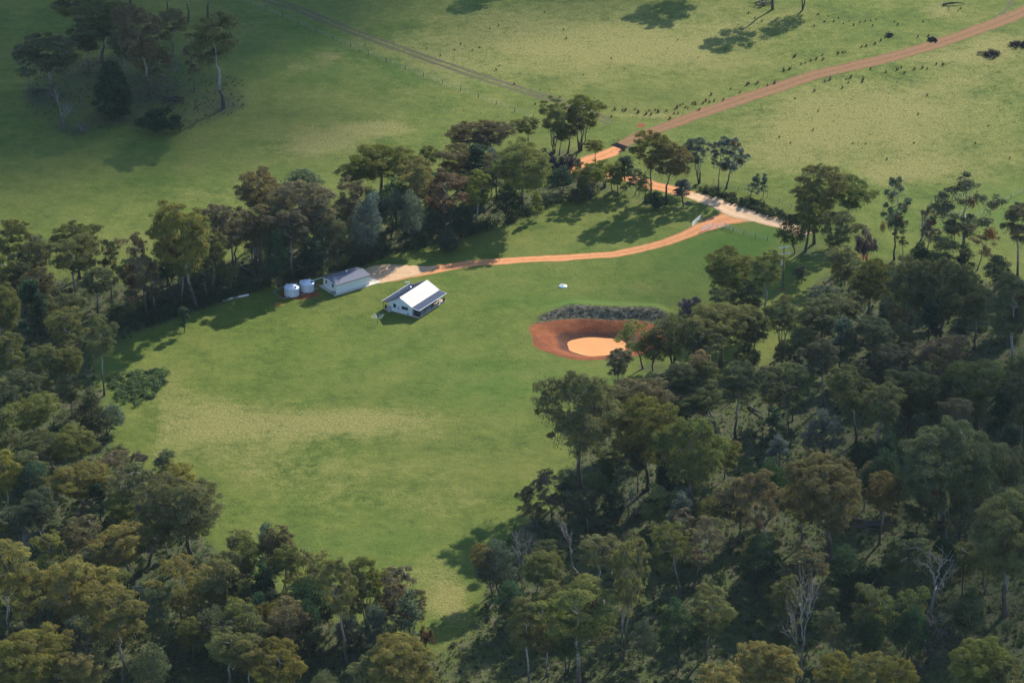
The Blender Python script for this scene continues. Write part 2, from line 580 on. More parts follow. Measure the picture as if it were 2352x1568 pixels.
# dry, lush and bare areas: centre x, y and half widths in frame units, strength
DRY = [(372, 1000, 12, 40, .25), (383, 950, 12, 40, .2), (362, 1045, 12, 30, .3), (1480, 70, 420, 90, .24), (2000, 280, 330, 120, .27), (560, 960, 150, 40, .25), (640, 1010, 270, 75, .26), (470, 930, 90, 50, .25), (760, 972, 190, 34, .78), (900, 965, 130, 30, .45), (520, 985, 110, 60, .42), (640, 1075, 160, 45, .34), (405, 1000, 55, 90, .36), (1010, 1360, 60, 60, .6),
       (820, 1130, 200, 60, .30), (380, 900, 60, 60, .35), (1060, 1150, 140, 60, .28), (1000, 1300, 90, 50, .35), (700, 1180, 120, 40, .2),
       (830, 300, 90, 16, .85), (760, 330, 100, 22, .7), (880, 290, 70, 14, .6), (690, 345, 80, 22, .55), (600, 420, 60, 30, .5), (470, 450, 90, 30, .45), (300, 505, 90, 20, .35),
       (690, 155, 40, 12, .7), (760, 130, 30, 10, .75), (540, 60, 60, 40, .3), (1250, 60, 260, 60, .34), (1430, 125, 160, 35, .5), (1500, 100, 120, 30, .36), (1620, 140, 100, 30, .38),
       (1180, 110, 180, 60, .38), (1330, 180, 120, 40, .25), (1050, 170, 140, 35, .5), (930, 110, 120, 30, .4), (1700, 60, 160, 50, .35),
       (1950, 230, 230, 60, .40), (2150, 260, 220, 70, .34), (1860, 290, 160, 50, .36), (1980, 340, 250, 60, .30), (1800, 360, 90, 50, .4), (2200, 390, 160, 50, .35),
       (2180, 130, 130, 18, .75), (2290, 100, 90, 30, .85), (2170, 25, 60, 20, .8), (2260, 170, 120, 30, .4), (1500, 265, 60, 8, .8),
       (2100, 400, 80, 30, .5), (2020, 405, 40, 20, .6), (1040, 1390, 40, 55, .7)]
LUSH = [(1650, 610, 150, 60, .8), (1750, 540, 90, 30, .9), (2300, 480, 120, 60, 1.0), (860, 1240, 260, 60, .45), (1180, 640, 300, 60, .45), (1000, 830, 350, 90, .35), (1150, 900, 120, 60, .4),
        (1350, 690, 200, 15, .55), (1300, 870, 100, 30, .5), (1480, 300, 60, 16, .6), (950, 175, 160, 25, .5), (700, 120, 220, 90, .5), (450, 350, 300, 90, .35), (1660, 560, 120, 40, .6),
        (330, 760, 60, 30, .6), (240, 840, 40, 30, .8), (1450, 430, 40, 25, .7), (1720, 1030, 60, 40, .5), (2000, 1330, 200, 120, .3), (1600, 310, 80, 15, .5)]
SOIL = [(688, 676, 60, 14, .9), (795, 655, 20, 10, .35), (1472, 288, 17, 8, .75), (1798, 665, 26, 6, .6), (640, 700, 30, 10, .5), (1985, 590, 30, 18, .55), (1320, 395, 25, 14, .8), (2250, 690, 20, 12, .7), (1045, 640, 60, 2, .2)]


def build_ground():
    def axis(lo, hi, step, fine=None, fstep=0.7):
        a = np.arange(lo, hi + 1e-6, step)
        if fine:
            a = a[(a < fine[0]) | (a > fine[1])]
            a = np.concatenate([a, np.arange(fine[0], fine[1], fstep)])
        a = np.sort(a)
        out_l, out_h, s = [], [], step
        l, h = lo, hi
        while h - hi < 3200:
            s *= 1.6
            l -= s; h += s
            out_l.append(l); out_h.append(h)
        return np.concatenate([np.array(out_l[::-1]), a, np.array(out_h)])
    xs = axis(-176, 176, 1.6, (0, 46), 0.7)
    ys = axis(690, 1180, 1.8, (874, 926), 0.7)
    X, Y = np.meshgrid(xs, ys)
    Z, r, dist, win = terrain(X, Y)
    nx, ny = len(xs), len(ys)
    v = np.stack([X.ravel(), Y.ravel(), Z.ravel()], 1)
    idx = np.arange(nx * ny).reshape(ny, nx)
    f = np.stack([idx[:-1, :-1].ravel(), idx[:-1, 1:].ravel(), idx[1:, 1:].ravel(), idx[1:, :-1].ravel()], 1)
    me = mesh('ground', v, f, True)
    yy = np.maximum(Y, 300)
    dep = yy * CD + CAM_H * SD
    PX = 1176 + FP * X / dep
    PY = 784 - FP * (yy * SD - CAM_H * CD) / dep

    def blobs(L, base=0.0):
        a = np.full(X.shape, base)
        for cx, cy, rx, ry, s in L:
            a += s * np.exp(-((PX - cx) / rx) ** 2 - ((PY - cy) / ry) ** 2)
        return a
    rng = np.random.default_rng(4)
    dry = blobs(DRY, 0.10)
    far = np.clip((Y - 985) / 40, 0, 1)
    dry += 0.14 * far
    lush = blobs(LUSH)
    lit = np.zeros(X.shape)
    for w in WOODS_G:
        ins = in_poly(X, Y, w).astype(float)
        lit = np.maximum(lit, ins * (0.52 if w is not WOODS_G[2] else 0.36))
    for (tx, ty, tw) in TREE_SPOTS:
        lit += 0.26 * np.exp(-((X - tx) ** 2 + (Y - ty) ** 2) / (0.5 * tw) ** 2)
    # smooth once
    for _ in range(2):
        lit[1:-1, 1:-1] = 0.25 * (lit[:-2, 1:-1] + lit[2:, 1:-1] + lit[1:-1, :-2] + lit[1:-1, 2:])
    soil = np.clip(blobs(SOIL), 0, 1)
    soil = np.maximum(soil, smooth(1.05, 0.97, r))
    wet = smooth(0.66, 0.56, r) * 0.9
    bank = np.clip(smooth(-1.2, 0.2, dist) * smooth(6.6, 5.2, dist) * smooth(0.05, 0.3, win), 0, 1)
    soil *= (1 - bank)
    lush += 0.5 * smooth(5.0, 7.0, dist) * smooth(15, 11, dist) * win
    lit *= 1 - smooth(1.25, 1.0, r)
    for nm, a in (('dry', dry), ('lush', np.clip(lush, 0, 1)), ('litter', np.clip(lit, 0, 1)), ('soil', soil), ('wet', wet), ('bank', bank * 0.95)):
        at = me.attributes.new(nm, 'FLOAT', 'POINT')
        at.data.foreach_set('value', a.ravel().astype(np.float32))
    o = link('ground', me, None, M['ground'])
    tag(o, kind='structure')
    # water of the dam
    n = 64
    vs, prng = [], random.Random(3)
    for k in range(n):
        a = 2 * math.pi * k / n
        lo, hi = 0.1, 1.0
        for _ in range(30):
            mid = (lo + hi) / 2
            if gz(DCX + mid * DA * math.cos(a), DCY + mid * DB * math.sin(a)) < WATER_Z: lo = mid
            else: hi = mid
        rr = lo + 0.02
        vs.append((DCX + rr * DA * math.cos(a), DCY + rr * DB * math.sin(a), WATER_Z))
    c = [(DCX, DCY, WATER_Z)]
    me = mesh('dam_water', vs + c, [(k, (k + 1) % n, n) for k in range(n)])
    tag(link('dam_water', me, None, M['water']), kind='structure')


def spline(pts, step=1.0):
    pts = [np.array(p, float) for p in pts]
    out = []
    P = [2 * pts[0] - pts[1]] + pts + [2 * pts[-1] - pts[-2]]
    for i in range(1, len(P) - 2):
        p0, p1, p2, p3 = P[i - 1:i + 3]
        n = max(2, int(np.linalg.norm(p2 - p1) / step))
        for k in range(n):
            t = k / n
            out.append(0.5 * ((2 * p1) + (-p0 + p2) * t + (2 * p0 - 5 * p1 + 4 * p2 - p3) * t * t + (-p0 + 3 * p1 - 3 * p2 + p3) * t ** 3))
    out.append(pts[-1])
    return np.array(out)


def strip(name, ppts, width, m, z=0.02, jitter=0.18, seed=1, across=8, wheels=True):
    """a draped track; ppts are ground positions, width in metres (number or list per point)"""
    pts = [G(*p) for p in ppts]
    line = spline(pts, 0.9)
    wl = np.interp(np.linspace(0, 1, len(line)), np.linspace(0, 1, len(pts)), width if hasattr(width, '__len__') else [width] * len(pts))
    rng = np.random.default_rng(seed)
    d = np.gradient(line, axis=0)
    d /= np.linalg.norm(d, axis=1)[:, None] + 1e-9
    nrm = np.stack([-d[:, 1], d[:, 0]], 1)

    def wig():
        a = rng.normal(0, 1, len(line) + 12)
        k = np.hanning(7); k /= k.sum()
        return np.convolve(a, k, 'same')[6:-6] * 1.9 * jitter + rng.normal(0, jitter * 0.35, len(line))
    jl, jr = wig(), wig()
    v, f, e, wh = [], [], [], []
    for i in range(len(line)):
        for k in range(across + 1):
            u = k / across * 2 - 1
            off = u * wl[i] / 2 + (jr[i] if u > 0 else jl[i]) * abs(u)
            p = line[i] + nrm[i] * off
            v.append((p[0], p[1], gz(p[0], p[1]) + z))
            e.append(abs(u) ** 5)
            wh.append(max(0, 1 - abs(abs(u) - 0.42) / 0.3) if wheels else 0)
    a = across + 1
    for i in range(len(line) - 1):
        for k in range(across):
            f.append((i * a + k, (i + 1) * a + k, (i + 1) * a + k + 1, i * a + k + 1))
    me = mesh(name, v, f)
    at = me.attributes.new('edge', 'FLOAT', 'POINT'); at.data.foreach_set('value', e)
    at = me.attributes.new('wheel', 'FLOAT', 'POINT'); at.data.foreach_set('value', wh)
    # face up
    if me.polygons[0].normal.z < 0: me.flip_normals()
    o = link(name, me, None, m)
    tag(o, kind='structure')
    return o


def patch(name, ppoly, m, z, seed=2, jitter=0.25):
    pts = [G(*p) for p in ppoly]
    loop = spline(pts + [pts[0]], 0.8)[:-1]
    rng = np.random.default_rng(seed)
    loop = loop + rng.normal(0, jitter, loop.shape) * 0.6
    c = loop.mean(0)
    rings = [1.0, 0.93, 0.8, 0.5]
    v, e, f = [], [], []
    n = len(loop)
    for i, q in enumerate(rings):
        for p in loop:
            w = c + (p - c) * q
            v.append((w[0], w[1], z)); e.append([1, .5, .12, 0][i])
    v.append((c[0], c[1], z)); e.append(0)
    for i in range(3):
        for k in range(n):
            f.append((i * n + k, i * n + (k + 1) % n, (i + 1) * n + (k + 1) % n, (i + 1) * n + k))
    for k in range(n): f.append((3 * n + k, 3 * n + (k + 1) % n, 4 * n))
    me = mesh(name, v, f)
    at = me.attributes.new('edge', 'FLOAT', 'POINT'); at.data.foreach_set('value', e)
    at = me.attributes.new('wheel', 'FLOAT', 'POINT'); at.data.foreach_set('value', [0.0] * len(v))
    if me.polygons[0].normal.z < 0: me.flip_normals()
    tag(link(name, me, None, m), kind='structure')


# ------------------------------------------------------------------ trees
TINT = {'o': (0.132, 0.138, 0.036), 'g': (0.178, 0.158, 0.036), 'b': (0.138, 0.118, 0.046), 'd': (0.034, 0.066, 0.024), 'y': (0.082, 0.108, 0.060),
        'l': (0.150, 0.168, 0.034), 'k': (0.090, 0.102, 0.036), 'r': (0.118, 0.078, 0.034), 'p': (0.105, 0.090, 0.075)}
TINT_WORD = {'o': 'olive', 'g': 'golden', 'b': 'brownish', 'd': 'dark-green', 'y': 'grey-green', 'l': 'lime-green', 'k': 'dark-olive', 'r': 'rusty', 'p': 'greyish'}
# each tree: crown top x, y; foot x, y; crown width (frame units); form; tint
STANDS = {
    'clump': ('in the shaded upper paddock clump', [
        (242, 4, 235, 140, 140, 'big', 'k'), (325, 20, 349, 226, 120, 'dome', 'b'), (110, 83, 117, 221, 132, 'dome', 'k'), (500, 38, 514, 248, 138, 'tall', 'k'),
        (447, 105, 446, 208, 42, 'thin', 'b'), (422, 85, 402, 199, 40, 'dead', 'k'), (256, 145, 262, 270, 88, 'cone', 'd'), (368, 118, 362, 205, 60, 'thin', 'b'),
        (320, 110, 323, 180, 50, 'thin', 'b'), (140, 205, 143, 297, 60, 'dead', 'k'), (432, -110, 432, 50, 75, 'tall', 'k'), (380, -95, 388, 34, 70, 'dome', 'k'), (490, -120, 478, 40, 80, 'tall', 'k'),
        (300, -120, 300, 10, 110, 'dome', 'k'), (372, 249, 370, 297, 106, 'bush', 'd'), (196, 55, 203, 168, 92, 'dome', 'k'), (288, 62, 284, 192, 84, 'dome', 'k'), (398, 22, 396, 132, 92, 'thin', 'b'), (62, 105, 72, 222, 66, 'thin', 'k'), (176, -30, 184, 92, 104, 'dome', 'k'), (352, 98, 352, 214, 66, 'half', 'b')]),
    'north': ('on the far side of the top paddock', [
        (1640, -215, 1642, -42, 120, 'dome', 'o'), (1775, -140, 1775, 22, 90, 'tall', 'o'), (1850, -90, 1843, 24, 70, 'wat', 'd'), (1200, -215, 1205, -62, 90, 'dome', 'o')]),
    'westend': ('at the west end of the belt', [
        (25, 510, 17, 657, 90, 'dome', 'o'), (170, 517, 182, 640, 125, 'dome', 'o'), (168, 547, 175, 694, 108, 'tall', 'o'), (92, 555, 95, 682, 65, 'dome', 'o'),
        (95, 616, 107, 752, 82, 'tall', 'b'), (225, 618, 226, 722, 78, 'dome', 'k'), (14, 657, -4, 812, 95, 'big', 'o'), (155, 713, 162, 840, 85, 'thin', 'o'),
        (236, 722, 240, 908, 70, 'tall', 'o'), (60, 600, 55, 720, 70, 'dome', 'k')]),
    'mistletoe': ('in the rusty part of the belt', [
        (250, 553, 256, 684, 52, 'mist', 'k'), (322, 538, 338, 727, 90, 'mist', 'b'), (350, 600, 358, 725, 70, 'mist', 'b'), (400, 465, 450, 706, 135, 'big', 'o'), (385, 535, 390, 690, 50, 'wat', 'd'),
        (305, 600, 300, 700, 60, 'dome', 'k'), (430, 560, 415, 700, 80, 'tall', 'k')]),
    'tanks': ('in the belt behind the water tanks', [
        (525, 472, 545, 640, 105, 'dome', 'b'), (590, 395, 600, 560, 105, 'dome', 'b'), (537, 608, 528, 675, 40, 'dome', 'o'), (500, 540, 490, 680, 70, 'tall', 'k'),
        (600, 470, 590, 625, 80, 'multi', 'b'), (465, 590, 478, 690, 60, 'thin', 'k'), (675, 485, 668, 640, 90, 'tall', 'b'), (635, 530, 640, 660, 65, 'wat', 'd')]),
    'lawn': ('alone on the lawn below the belt', [(423, 707, 424, 763, 28, 'sap', 'd')]),
    'shed': ('in the belt behind the shed', [
        (700, 390, 700, 505, 118, 'wat', 'y'), (690, 422, 710, 600, 140, 'dome', 'b'), (803, 408, 808, 560, 64, 'multi', 'b'), (880, 336, 876, 446, 140, 'big', 'l'), (812, 372, 830, 450, 66, 'dome', 'l'),
        (847, 428, 850, 500, 34, 'sap', 'l'), (850, 446, 828, 598, 88, 'wat', 'y'), (908, 436, 898, 546, 72, 'wat', 'y'), (752, 474, 758, 608, 74, 'wat', 'y'), (780, 510, 775, 612, 60, 'thin', 'b'), (720, 545, 722, 635, 60, 'wat', 'd')]),
    'drive': ('in the belt above the driveway', [
        (958, 362, 970, 520, 92, 'dome', 'g'), (986, 338, 986, 410, 48, 'dome', 'l'), (1022, 395, 1018, 520, 130, 'mist', 'r'), (1055, 335, 1052, 440, 112, 'dome', 'b'), (1072, 282, 1083, 372, 100, 'multi', 'b'),
        (1123, 288, 1130, 375, 88, 'dome', 'b'), (1107, 400, 1089, 532, 74, 'tall', 'l'), (1130, 338, 1121, 410, 48, 'wat', 'y'), (1194, 330, 1201, 490, 142, 'big', 'l'), (1165, 425, 1165, 512, 66, 'wat', 'd'), (945, 440, 950, 570, 66, 'wat', 'y'),
        (1060, 470, 1060, 545, 60, 'wat', 'd'), (1029, 523, 1030, 576, 42, 'cone', 'y')]),
    'gate': ('beside the cattle grid bend', [
        (1214, 273, 1214, 330, 62, 'dome', 'o'), (1272, 227, 1272, 352, 66, 'multi', 'l'), (1335, 219, 1333, 346, 84, 'multi', 'l'), (1318, 244, 1305, 352, 66, 'mist', 'b'), (1292, 284, 1285, 356, 44, 'dome', 'l'),
        (1368, 322, 1368, 374, 42, 'dome', 'o'), (1243, 345, 1246, 392, 66, 'bush', 'p'), (1305, 357, 1308, 402, 60, 'bush', 'p'), (1290, 382, 1292, 438, 56, 'wat', 'd'), (1381, 368, 1390, 430, 62, 'multi', 'l'),
        (1434, 362, 1438, 435, 46, 'sap', 'd'), (1345, 385, 1350, 448, 60, 'wat', 'k'), (1325, 432, 1330, 462, 46, 'bush', 'k'), (1232, 440, 1235, 498, 26, 'sap', 'l'), (1402, 374, 1407, 442, 56, 'half', 'l'), (1352, 376, 1357, 456, 66, 'multi', 'l'), (1457, 388, 1460, 448, 40, 'half', 'k'), (1480, 402, 1482, 462, 38, 'half', 'o'), (1418, 404, 1420, 448, 36, 'sap', 'l')]),
    'junction': ('at the track junction above the gate', [
        (1490, 306, 1493, 455, 88, 'dome', 'g'), (1542, 330, 1530, 462, 84, 'dome', 'b'), (1566, 415, 1570, 474, 44, 'sap', 'y'), (1597, 318, 1606, 421, 58, 'multi', 'y'), (1655, 314, 1650, 430, 50, 'thin', 'y'),
        (1690, 318, 1668, 434, 64, 'mist', 'y'), (1737, 397, 1724, 450, 26, 'sap', 'y'), (1756, 399, 1753, 453, 20, 'sap', 'y'), (1500, 440, 1505, 478, 56, 'bush', 'd')]),
    'pole': ('beside the power pole', [
        (1870, 386, 1870, 560, 104, 'dome', 'g'), (1950, 405, 1940, 535, 96, 'dome', 'l'), (1868, 434, 1850, 578, 98, 'big', 'o'), (1925, 490, 1919, 634, 90, 'dome', 'o'), (1812, 494, 1825, 582, 66, 'wat', 'k'),
        (1840, 610, 1842, 650, 36, 'sap', 'k'), (1985, 520, 1990, 600, 50, 'bush', 'p')]),
    'east': ('along the green strip farthest east', [
        (2050, 405, 2054, 597, 74, 'mist', 'y'), (2110, 474, 2107, 602, 70, 'dead', 'p'), (2140, 470, 2125, 600, 50, 'mist', 'b'), (2205, 405, 2210, 613, 148, 'mist', 'k'), (2330, 472, 2337, 642, 96, 'tall', 'b'), (2290, 588, 2290, 664, 76, 'wat', 'd'),
        (2268, 530, 2245, 620, 60, 'thin', 'b'), (2065, 500, 2075, 600, 40, 'thin', 'k')]),
    'dam': ('between the dam and the power pole', [
        (1677, 582, 1688, 710, 122, 'big', 'o'), (1761, 580, 1759, 740, 84, 'tall', 'o'), (1590, 684, 1592, 722, 66, 'bush', 'p'), (1666, 664, 1670, 760, 66, 'dome', 'k'), (1713, 652, 1715, 770, 64, 'dome', 'k'),
        (1660, 704, 1655, 840, 165, 'big', 'o'), (1540, 720, 1545, 843, 112, 'wat', 'k'), (1448, 738, 1477, 846, 82, 'thin', 'l'), (1500, 760, 1500, 850, 70, 'wat', 'k'), (1735, 720, 1730, 840, 70, 'dome', 'k')]),
    'shoulder': ('in the wood beyond the power pole', [
        (1797, 686, 1796, 817, 72, 'multi', 'o'), (1884, 657, 1885, 742, 76, 'thin', 'y'), (1885, 694, 1890, 812, 124, 'dome', 'k'), (2000, 598, 1992, 737, 98, 'big', 'o'), (2100, 602, 2090, 770, 118, 'big', 'k'), (2178, 599, 2157, 792, 150, 'big', 'k'),
        (2315, 646, 2322, 882, 124, 'tall', 'k'), (2005, 734, 2000, 852, 92, 'dome', 'k'), (2240, 660, 2240, 800, 90, 'dome', 'k')]),
    'saplings': ('in the dark wood on the east slope', [
        (1886, 786, 1890, 934, 86, 'tall', 'k'), (2050, 794, 2046, 892, 106, 'dome', 'k'), (1950, 856, 1966, 1016, 112, 'dome', 'k'), (2027, 886, 2014, 1046, 98, 'tall', 'o'), (2105, 849, 2085, 980, 132, 'big', 'k'), (2190, 904, 2190, 1000, 112, 'wat', 'k'),
        (2250, 839, 2245, 990, 128, 'dome', 'k'), (1886, 942, 1895, 1064, 88, 'wat', 'y'), (1786, 1002, 1789, 1097, 54, 'sap', 'y'), (1975, 1016, 1977, 1086, 62, 'wat', 'd'), (1792, 878, 1814, 998, 64, 'thin', 'k'), (2215, 690, 2216, 770, 26, 'sap', 'd'), (2335, 860, 2345, 1000, 80, 'dome', 'k')]),
    'damwood': ('in the stand below the dam', [
        (1416, 808, 1420, 908, 66, 'dome', 'k'), (1336, 861, 1330, 1121, 178, 'big', 'o'), (1476, 874, 1482, 1012, 132, 'dome', 'b'), (1480, 916, 1488, 1124, 162, 'big', 'o'), (1571, 838, 1560, 952, 80, 'dome', 'k'), (1622, 835, 1625, 950, 66, 'dome', 'k'),
        (1605, 882, 1640, 978, 112, 'dome', 'k'), (1692, 833, 1689, 1006, 96, 'tall', 'k'), (1592, 963, 1585, 1178, 142, 'big', 'l'), (1391, 1034, 1400, 1122, 68, 'thin', 'k'), (1460, 1018, 1465, 1130, 62, 'dome', 'k'), (1371, 1086, 1363, 1172, 60, 'dome', 'o')]),
    'point': ('where the wood juts into the clearing', [
        (1255, 1084, 1270, 1204, 84, 'thin', 'b'), (1202, 1118, 1232, 1216, 76, 'mist', 'b'), (1305, 1112, 1340, 1192, 66, 'dead', 'k'), (1530, 1030, 1545, 1134, 62, 'cone', 'd'), (1440, 1110, 1440, 1200, 60, 'dead', 'k'), (1345, 1130, 1352, 1225, 70, 'dome', 'k'),
        (1515, 1158, 1518, 1210, 44, 'sap', 'd'), (1135, 1242, 1148, 1368, 92, 'wat', 'y'), (1094, 1248, 1132, 1366, 62, 'dome', 'g'), (1176, 1215, 1195, 1330, 70, 'dead', 'k')]),
    'middle': ('in the open wood by the log heap', [
        (1626, 1146, 1630, 1250, 76, 'dome', 'o'), (1740, 1086, 1775, 1332, 96, 'tall', 'b'), (1530, 1197, 1562, 1372, 108, 'thin', 'o'), (1622, 1188, 1592, 1350, 92, 'thin', 'b'), (1385, 1229, 1371, 1374, 104, 'tall', 'o'), (1448, 1240, 1428, 1518, 80, 'multi', 'o'),
        (1246, 1271, 1226, 1402, 90, 'dome', 'o'), (1290, 1190, 1323, 1338, 84, 'dead', 'k'), (1320, 1350, 1328, 1572, 168, 'tall', 'l'), (1206, 1387, 1215, 1582, 96, 'tall', 'o'), (1262, 1430, 1253, 1554, 66, 'tall', 'b'), (1550, 1371, 1558, 1540, 80, 'wat', 'd'),
        (1636, 1367, 1622, 1510, 118, 'dome', 'o'), (1738, 1229, 1741, 1375, 86, 'wat', 'd')]),
    'southeast': ('on the brown slope of dead timber', [
        (2165, 973, 2168, 1236, 218, 'big', 'k'), (2300, 1022, 2310, 1190, 106, 'dome', 'k'), (2030, 1084, 2019, 1250, 98, 'dome', 'b'), (1890, 1062, 1903, 1288, 190, 'big', 'b'), (1832, 1116, 1842, 1250, 84, 'dome', 'g'), (2302, 1148, 2309, 1412, 205, 'big', 'o'),
        (1800, 1325, 1835, 1455, 76, 'thin', 'o'), (1842, 1283, 1840, 1562, 96, 'dead', 'p'), (2139, 1258, 2124, 1454, 172, 'dead', 'k'), (2000, 1297, 2004, 1378, 52, 'wat', 'd'), (1986, 1358, 1993, 1412, 50, 'sap', 'd'), (1995, 1407, 2009, 1513, 66, 'wat', 'd'),
        (1935, 1307, 1929, 1402, 44, 'sap', 'd'), (2085, 1221, 2074, 1278, 44, 'sap', 'd'), (2165, 1236, 2166, 1286, 54, 'bush', 'd')]),
    'southrow': ('in the lowest row below the brown slope', [
        (1775, 1488, 1770, 1640, 112, 'dome', 'g'), (1915, 1504, 1905, 1650, 92, 'dome', 'g'), (1975, 1502, 1985, 1640, 84, 'dome', 'g'), (2050, 1512, 2060, 1650, 80, 'dome', 'g'), (2235, 1474, 2230, 1660, 136, 'big', 'o'), (2300, 1524, 2310, 1680, 96, 'dome', 'o'),
        (1735, 1478, 1715, 1650, 96, 'dome', 'g'), (1660, 1523, 1650, 1680, 116, 'dome', 'g'), (1885, 1530, 1880, 1620, 50, 'thin', 'b')]),
    'south': ('in the open stand below the clearing', [
        (660, 1255, 650, 1402, 80, 'tall', 'o'), (596, 1274, 600, 1385, 66, 'dead', 'k'), (708, 1375, 710, 1514, 66, 'wat', 'd'), (775, 1289, 798, 1522, 86, 'tall', 'o'), (838, 1282, 845, 1442, 88, 'multi', 'o'), (890, 1310, 872, 1424, 74, 'thin', 'o'), (793, 1368, 785, 1470, 60, 'dome', 'k'),
        (873, 1383, 858, 1464, 64, 'multi', 'b'), (913, 1347, 923, 1478, 56, 'mist', 'b'), (960, 1355, 942, 1476, 60, 'multi', 'b'), (975, 1440, 978, 1484, 44, 'bush', 'r'), (612, 1386, 640, 1502, 66, 'dome', 'g'), (545, 1318, 573, 1394, 66, 'dead', 'k')]),
    'southfront': ('in the lowest row below the clearing', [
        (920, 1479, 915, 1640, 160, 'big', 'g'), (860, 1500, 850, 1630, 90, 'dome', 'o'), (652, 1490, 640, 1640, 124, 'dome', 'g'), (532, 1454, 525, 1580, 124, 'dome', 'o'), (574, 1474, 570, 1600, 90, 'dome', 'g'), (478, 1400, 480, 1496, 106, 'wat', 'k'), (745, 1540, 745, 1650, 90, 'wat', 'k'), (990, 1540, 985, 1600, 60, 'bush', 'o')]),
    'westwood': ('in the wood west of the clearing', [
        (108, 792, 123, 908, 86, 'dome', 'o'), (160, 806, 155, 900, 78, 'dome', 'o'), (20, 778, 28, 905, 94, 'dome', 'o'), (70, 918, 90, 1024, 134, 'dome', 'o'), (66, 858, 66, 960, 86, 'dome', 'k'), (218, 922, 196, 992, 96, 'wat', 'k'), (268, 928, 246, 996, 70, 'wat', 'y'),
        (180, 984, 180, 1096, 116, 'dome', 'o'), (92, 1002, 130, 1088, 136, 'dome', 'k'), (15, 1048, 28, 1190, 90, 'dome', 'g'), (190, 1074, 186, 1184, 142, 'dome', 'g'), (262, 1044, 276, 1130, 96, 'thin', 'b'), (318, 1038, 318, 1064, 42, 'bush', 'p'), (10, 880, 5, 990, 80, 'dome', 'k'), (165, 870, 165, 960, 74, 'dome', 'o')]),
    'southwest': ('in the wood of the southwest corner', [
        (328, 1088, 320, 1156, 76, 'wat', 'y'), (402, 1078, 410, 1180, 116, 'dome', 'g'), (428, 1108, 440, 1292, 190, 'big', 'o'), (288, 1138, 290, 1240, 96, 'dome', 'l'), (245, 1214, 310, 1350, 134, 'dome', 'g'), (386, 1178, 342, 1298, 104, 'tall', 'l'), (417, 1284, 415, 1463, 134, 'thin', 'g'),
        (160, 1294, 186, 1494, 205, 'big', 'g'), (272, 1366, 283, 1570, 136, 'tall', 'g'), (18, 1238, 20, 1478, 126, 'tall', 'g'), (75, 1454, 90, 1620, 182, 'big', 'g'), (55, 1224, 60, 1294, 62, 'dead', 'p'), (12, 1528, 10, 1660, 110, 'dome', 'g'), (100, 1130, 100, 1260, 100, 'dome', 'k'), (350, 1480, 350, 1600, 90, 'wat', 'k'), (200, 1500, 200, 1640, 110, 'dome', 'g')]),
}
# half-grown trees filling the woods between the traced ones; each joins the stand of its nearest traced tree
def fill_woods():
    rnd = random.Random(77)
    spots = [(*G(t[2], t[3]), k) for k, (_, L) in STANDS.items() for t in L]
    regions = [([(1500, 870), (1780, 850), (1850, 740), (2000, 640), (2360, 680), (2360, 1560), (1180, 1560), (1160, 1420), (1200, 1240), (1310, 1160), (1420, 1000)], 92),
               ([(-10, 640), (250, 690), (420, 690), (280, 750), (190, 830), (210, 1000), (340, 1110), (520, 1290), (700, 1380), (920, 1480), (960, 1560), (-10, 1560)], 58),
               ([(300, 680), (560, 600), (830, 530), (1060, 455), (1150, 440), (1150, 465), (1000, 505), (830, 555), (640, 612), (450, 675)], 32),
               ([(520, 1300), (640, 1370), (800, 1420), (960, 1450), (960, 1540), (520, 1540)], 22)]
    for poly, n in regions:
        px = [p[0] for p in poly]; py = [p[1] for p in poly]
        got = tries = 0
        while got < n and tries < 6000:
            tries += 1
            x, y = rnd.uniform(min(px), max(px)), rnd.uniform(min(py), max(py))
            c = False
            for i in range(len(poly)):
                x0, y0 = poly[i]; x1, y1 = poly[(i + 1) % len(poly)]
                if (y0 > y) != (y1 > y) and x < (x1 - x0) * (y - y0) / (y1 - y0) + x0: c = not c
            if not c: continue
            gx, gy = G(x, y)
            dmin, key = min((math.hypot(gx - a, gy - b), k) for a, b, k in spots)
            if dmin < 3.9: continue
            h = rnd.uniform(7.5, 16.5)
            k_ = ppm(gy, 6)
            kind = rnd.choice(['half', 'half', 'half', 'wat', 'sap'])
            tint = rnd.choice({'half': 'okkob', 'wat': 'dykd', 'sap': 'dyk'}[kind])
            STANDS[key][1].append((x + rnd.uniform(-8, 8), y - h * k_ * .91, x, y, h * k_ * (rnd.uniform(.5, .68) if kind != 'sap' else rnd.uniform(.36, .46)), kind, tint))
            spots.append((gx, gy, key))
            got += 1


fill_woods()
TREE_SPOTS = []
for _k, (_ph, _L) in STANDS.items():
    for (xt, yt, xb, yb, w, kind, tint) in _L:
        gx, gy = G(xb, yb)
        TREE_SPOTS.append((gx, gy, w / ppm(gy, 8)))


# ---- prototype trees
def leaves(cs, ns, sl, sw, rng, verts, faces, tones, tone):
    """leaf-spray faces: centres, facing directions, lengths, widths"""
    n = len(cs)
    ns = ns / (np.linalg.norm(ns, axis=1)[:, None] + 1e-9)
    a = np.cross(ns, rng.normal(size=(n, 3)))
    a /= np.linalg.norm(a, axis=1)[:, None] + 1e-9
    b = np.cross(ns, a)
    sl = sl[:, None]; sw = sw[:, None]
    base = sum(len(v) for v in verts)
    bend = ns * (sl * rng.uniform(-0.25, 0.25, (n, 1)))
    q = np.stack([cs - a * sl, cs - b * sw + bend, cs + a * sl, cs + b * sw + bend], 1).reshape(-1, 3)
    verts.append(q)
    faces.append((np.arange(n * 4) + base).reshape(n, 4))
    tones.append(tone)


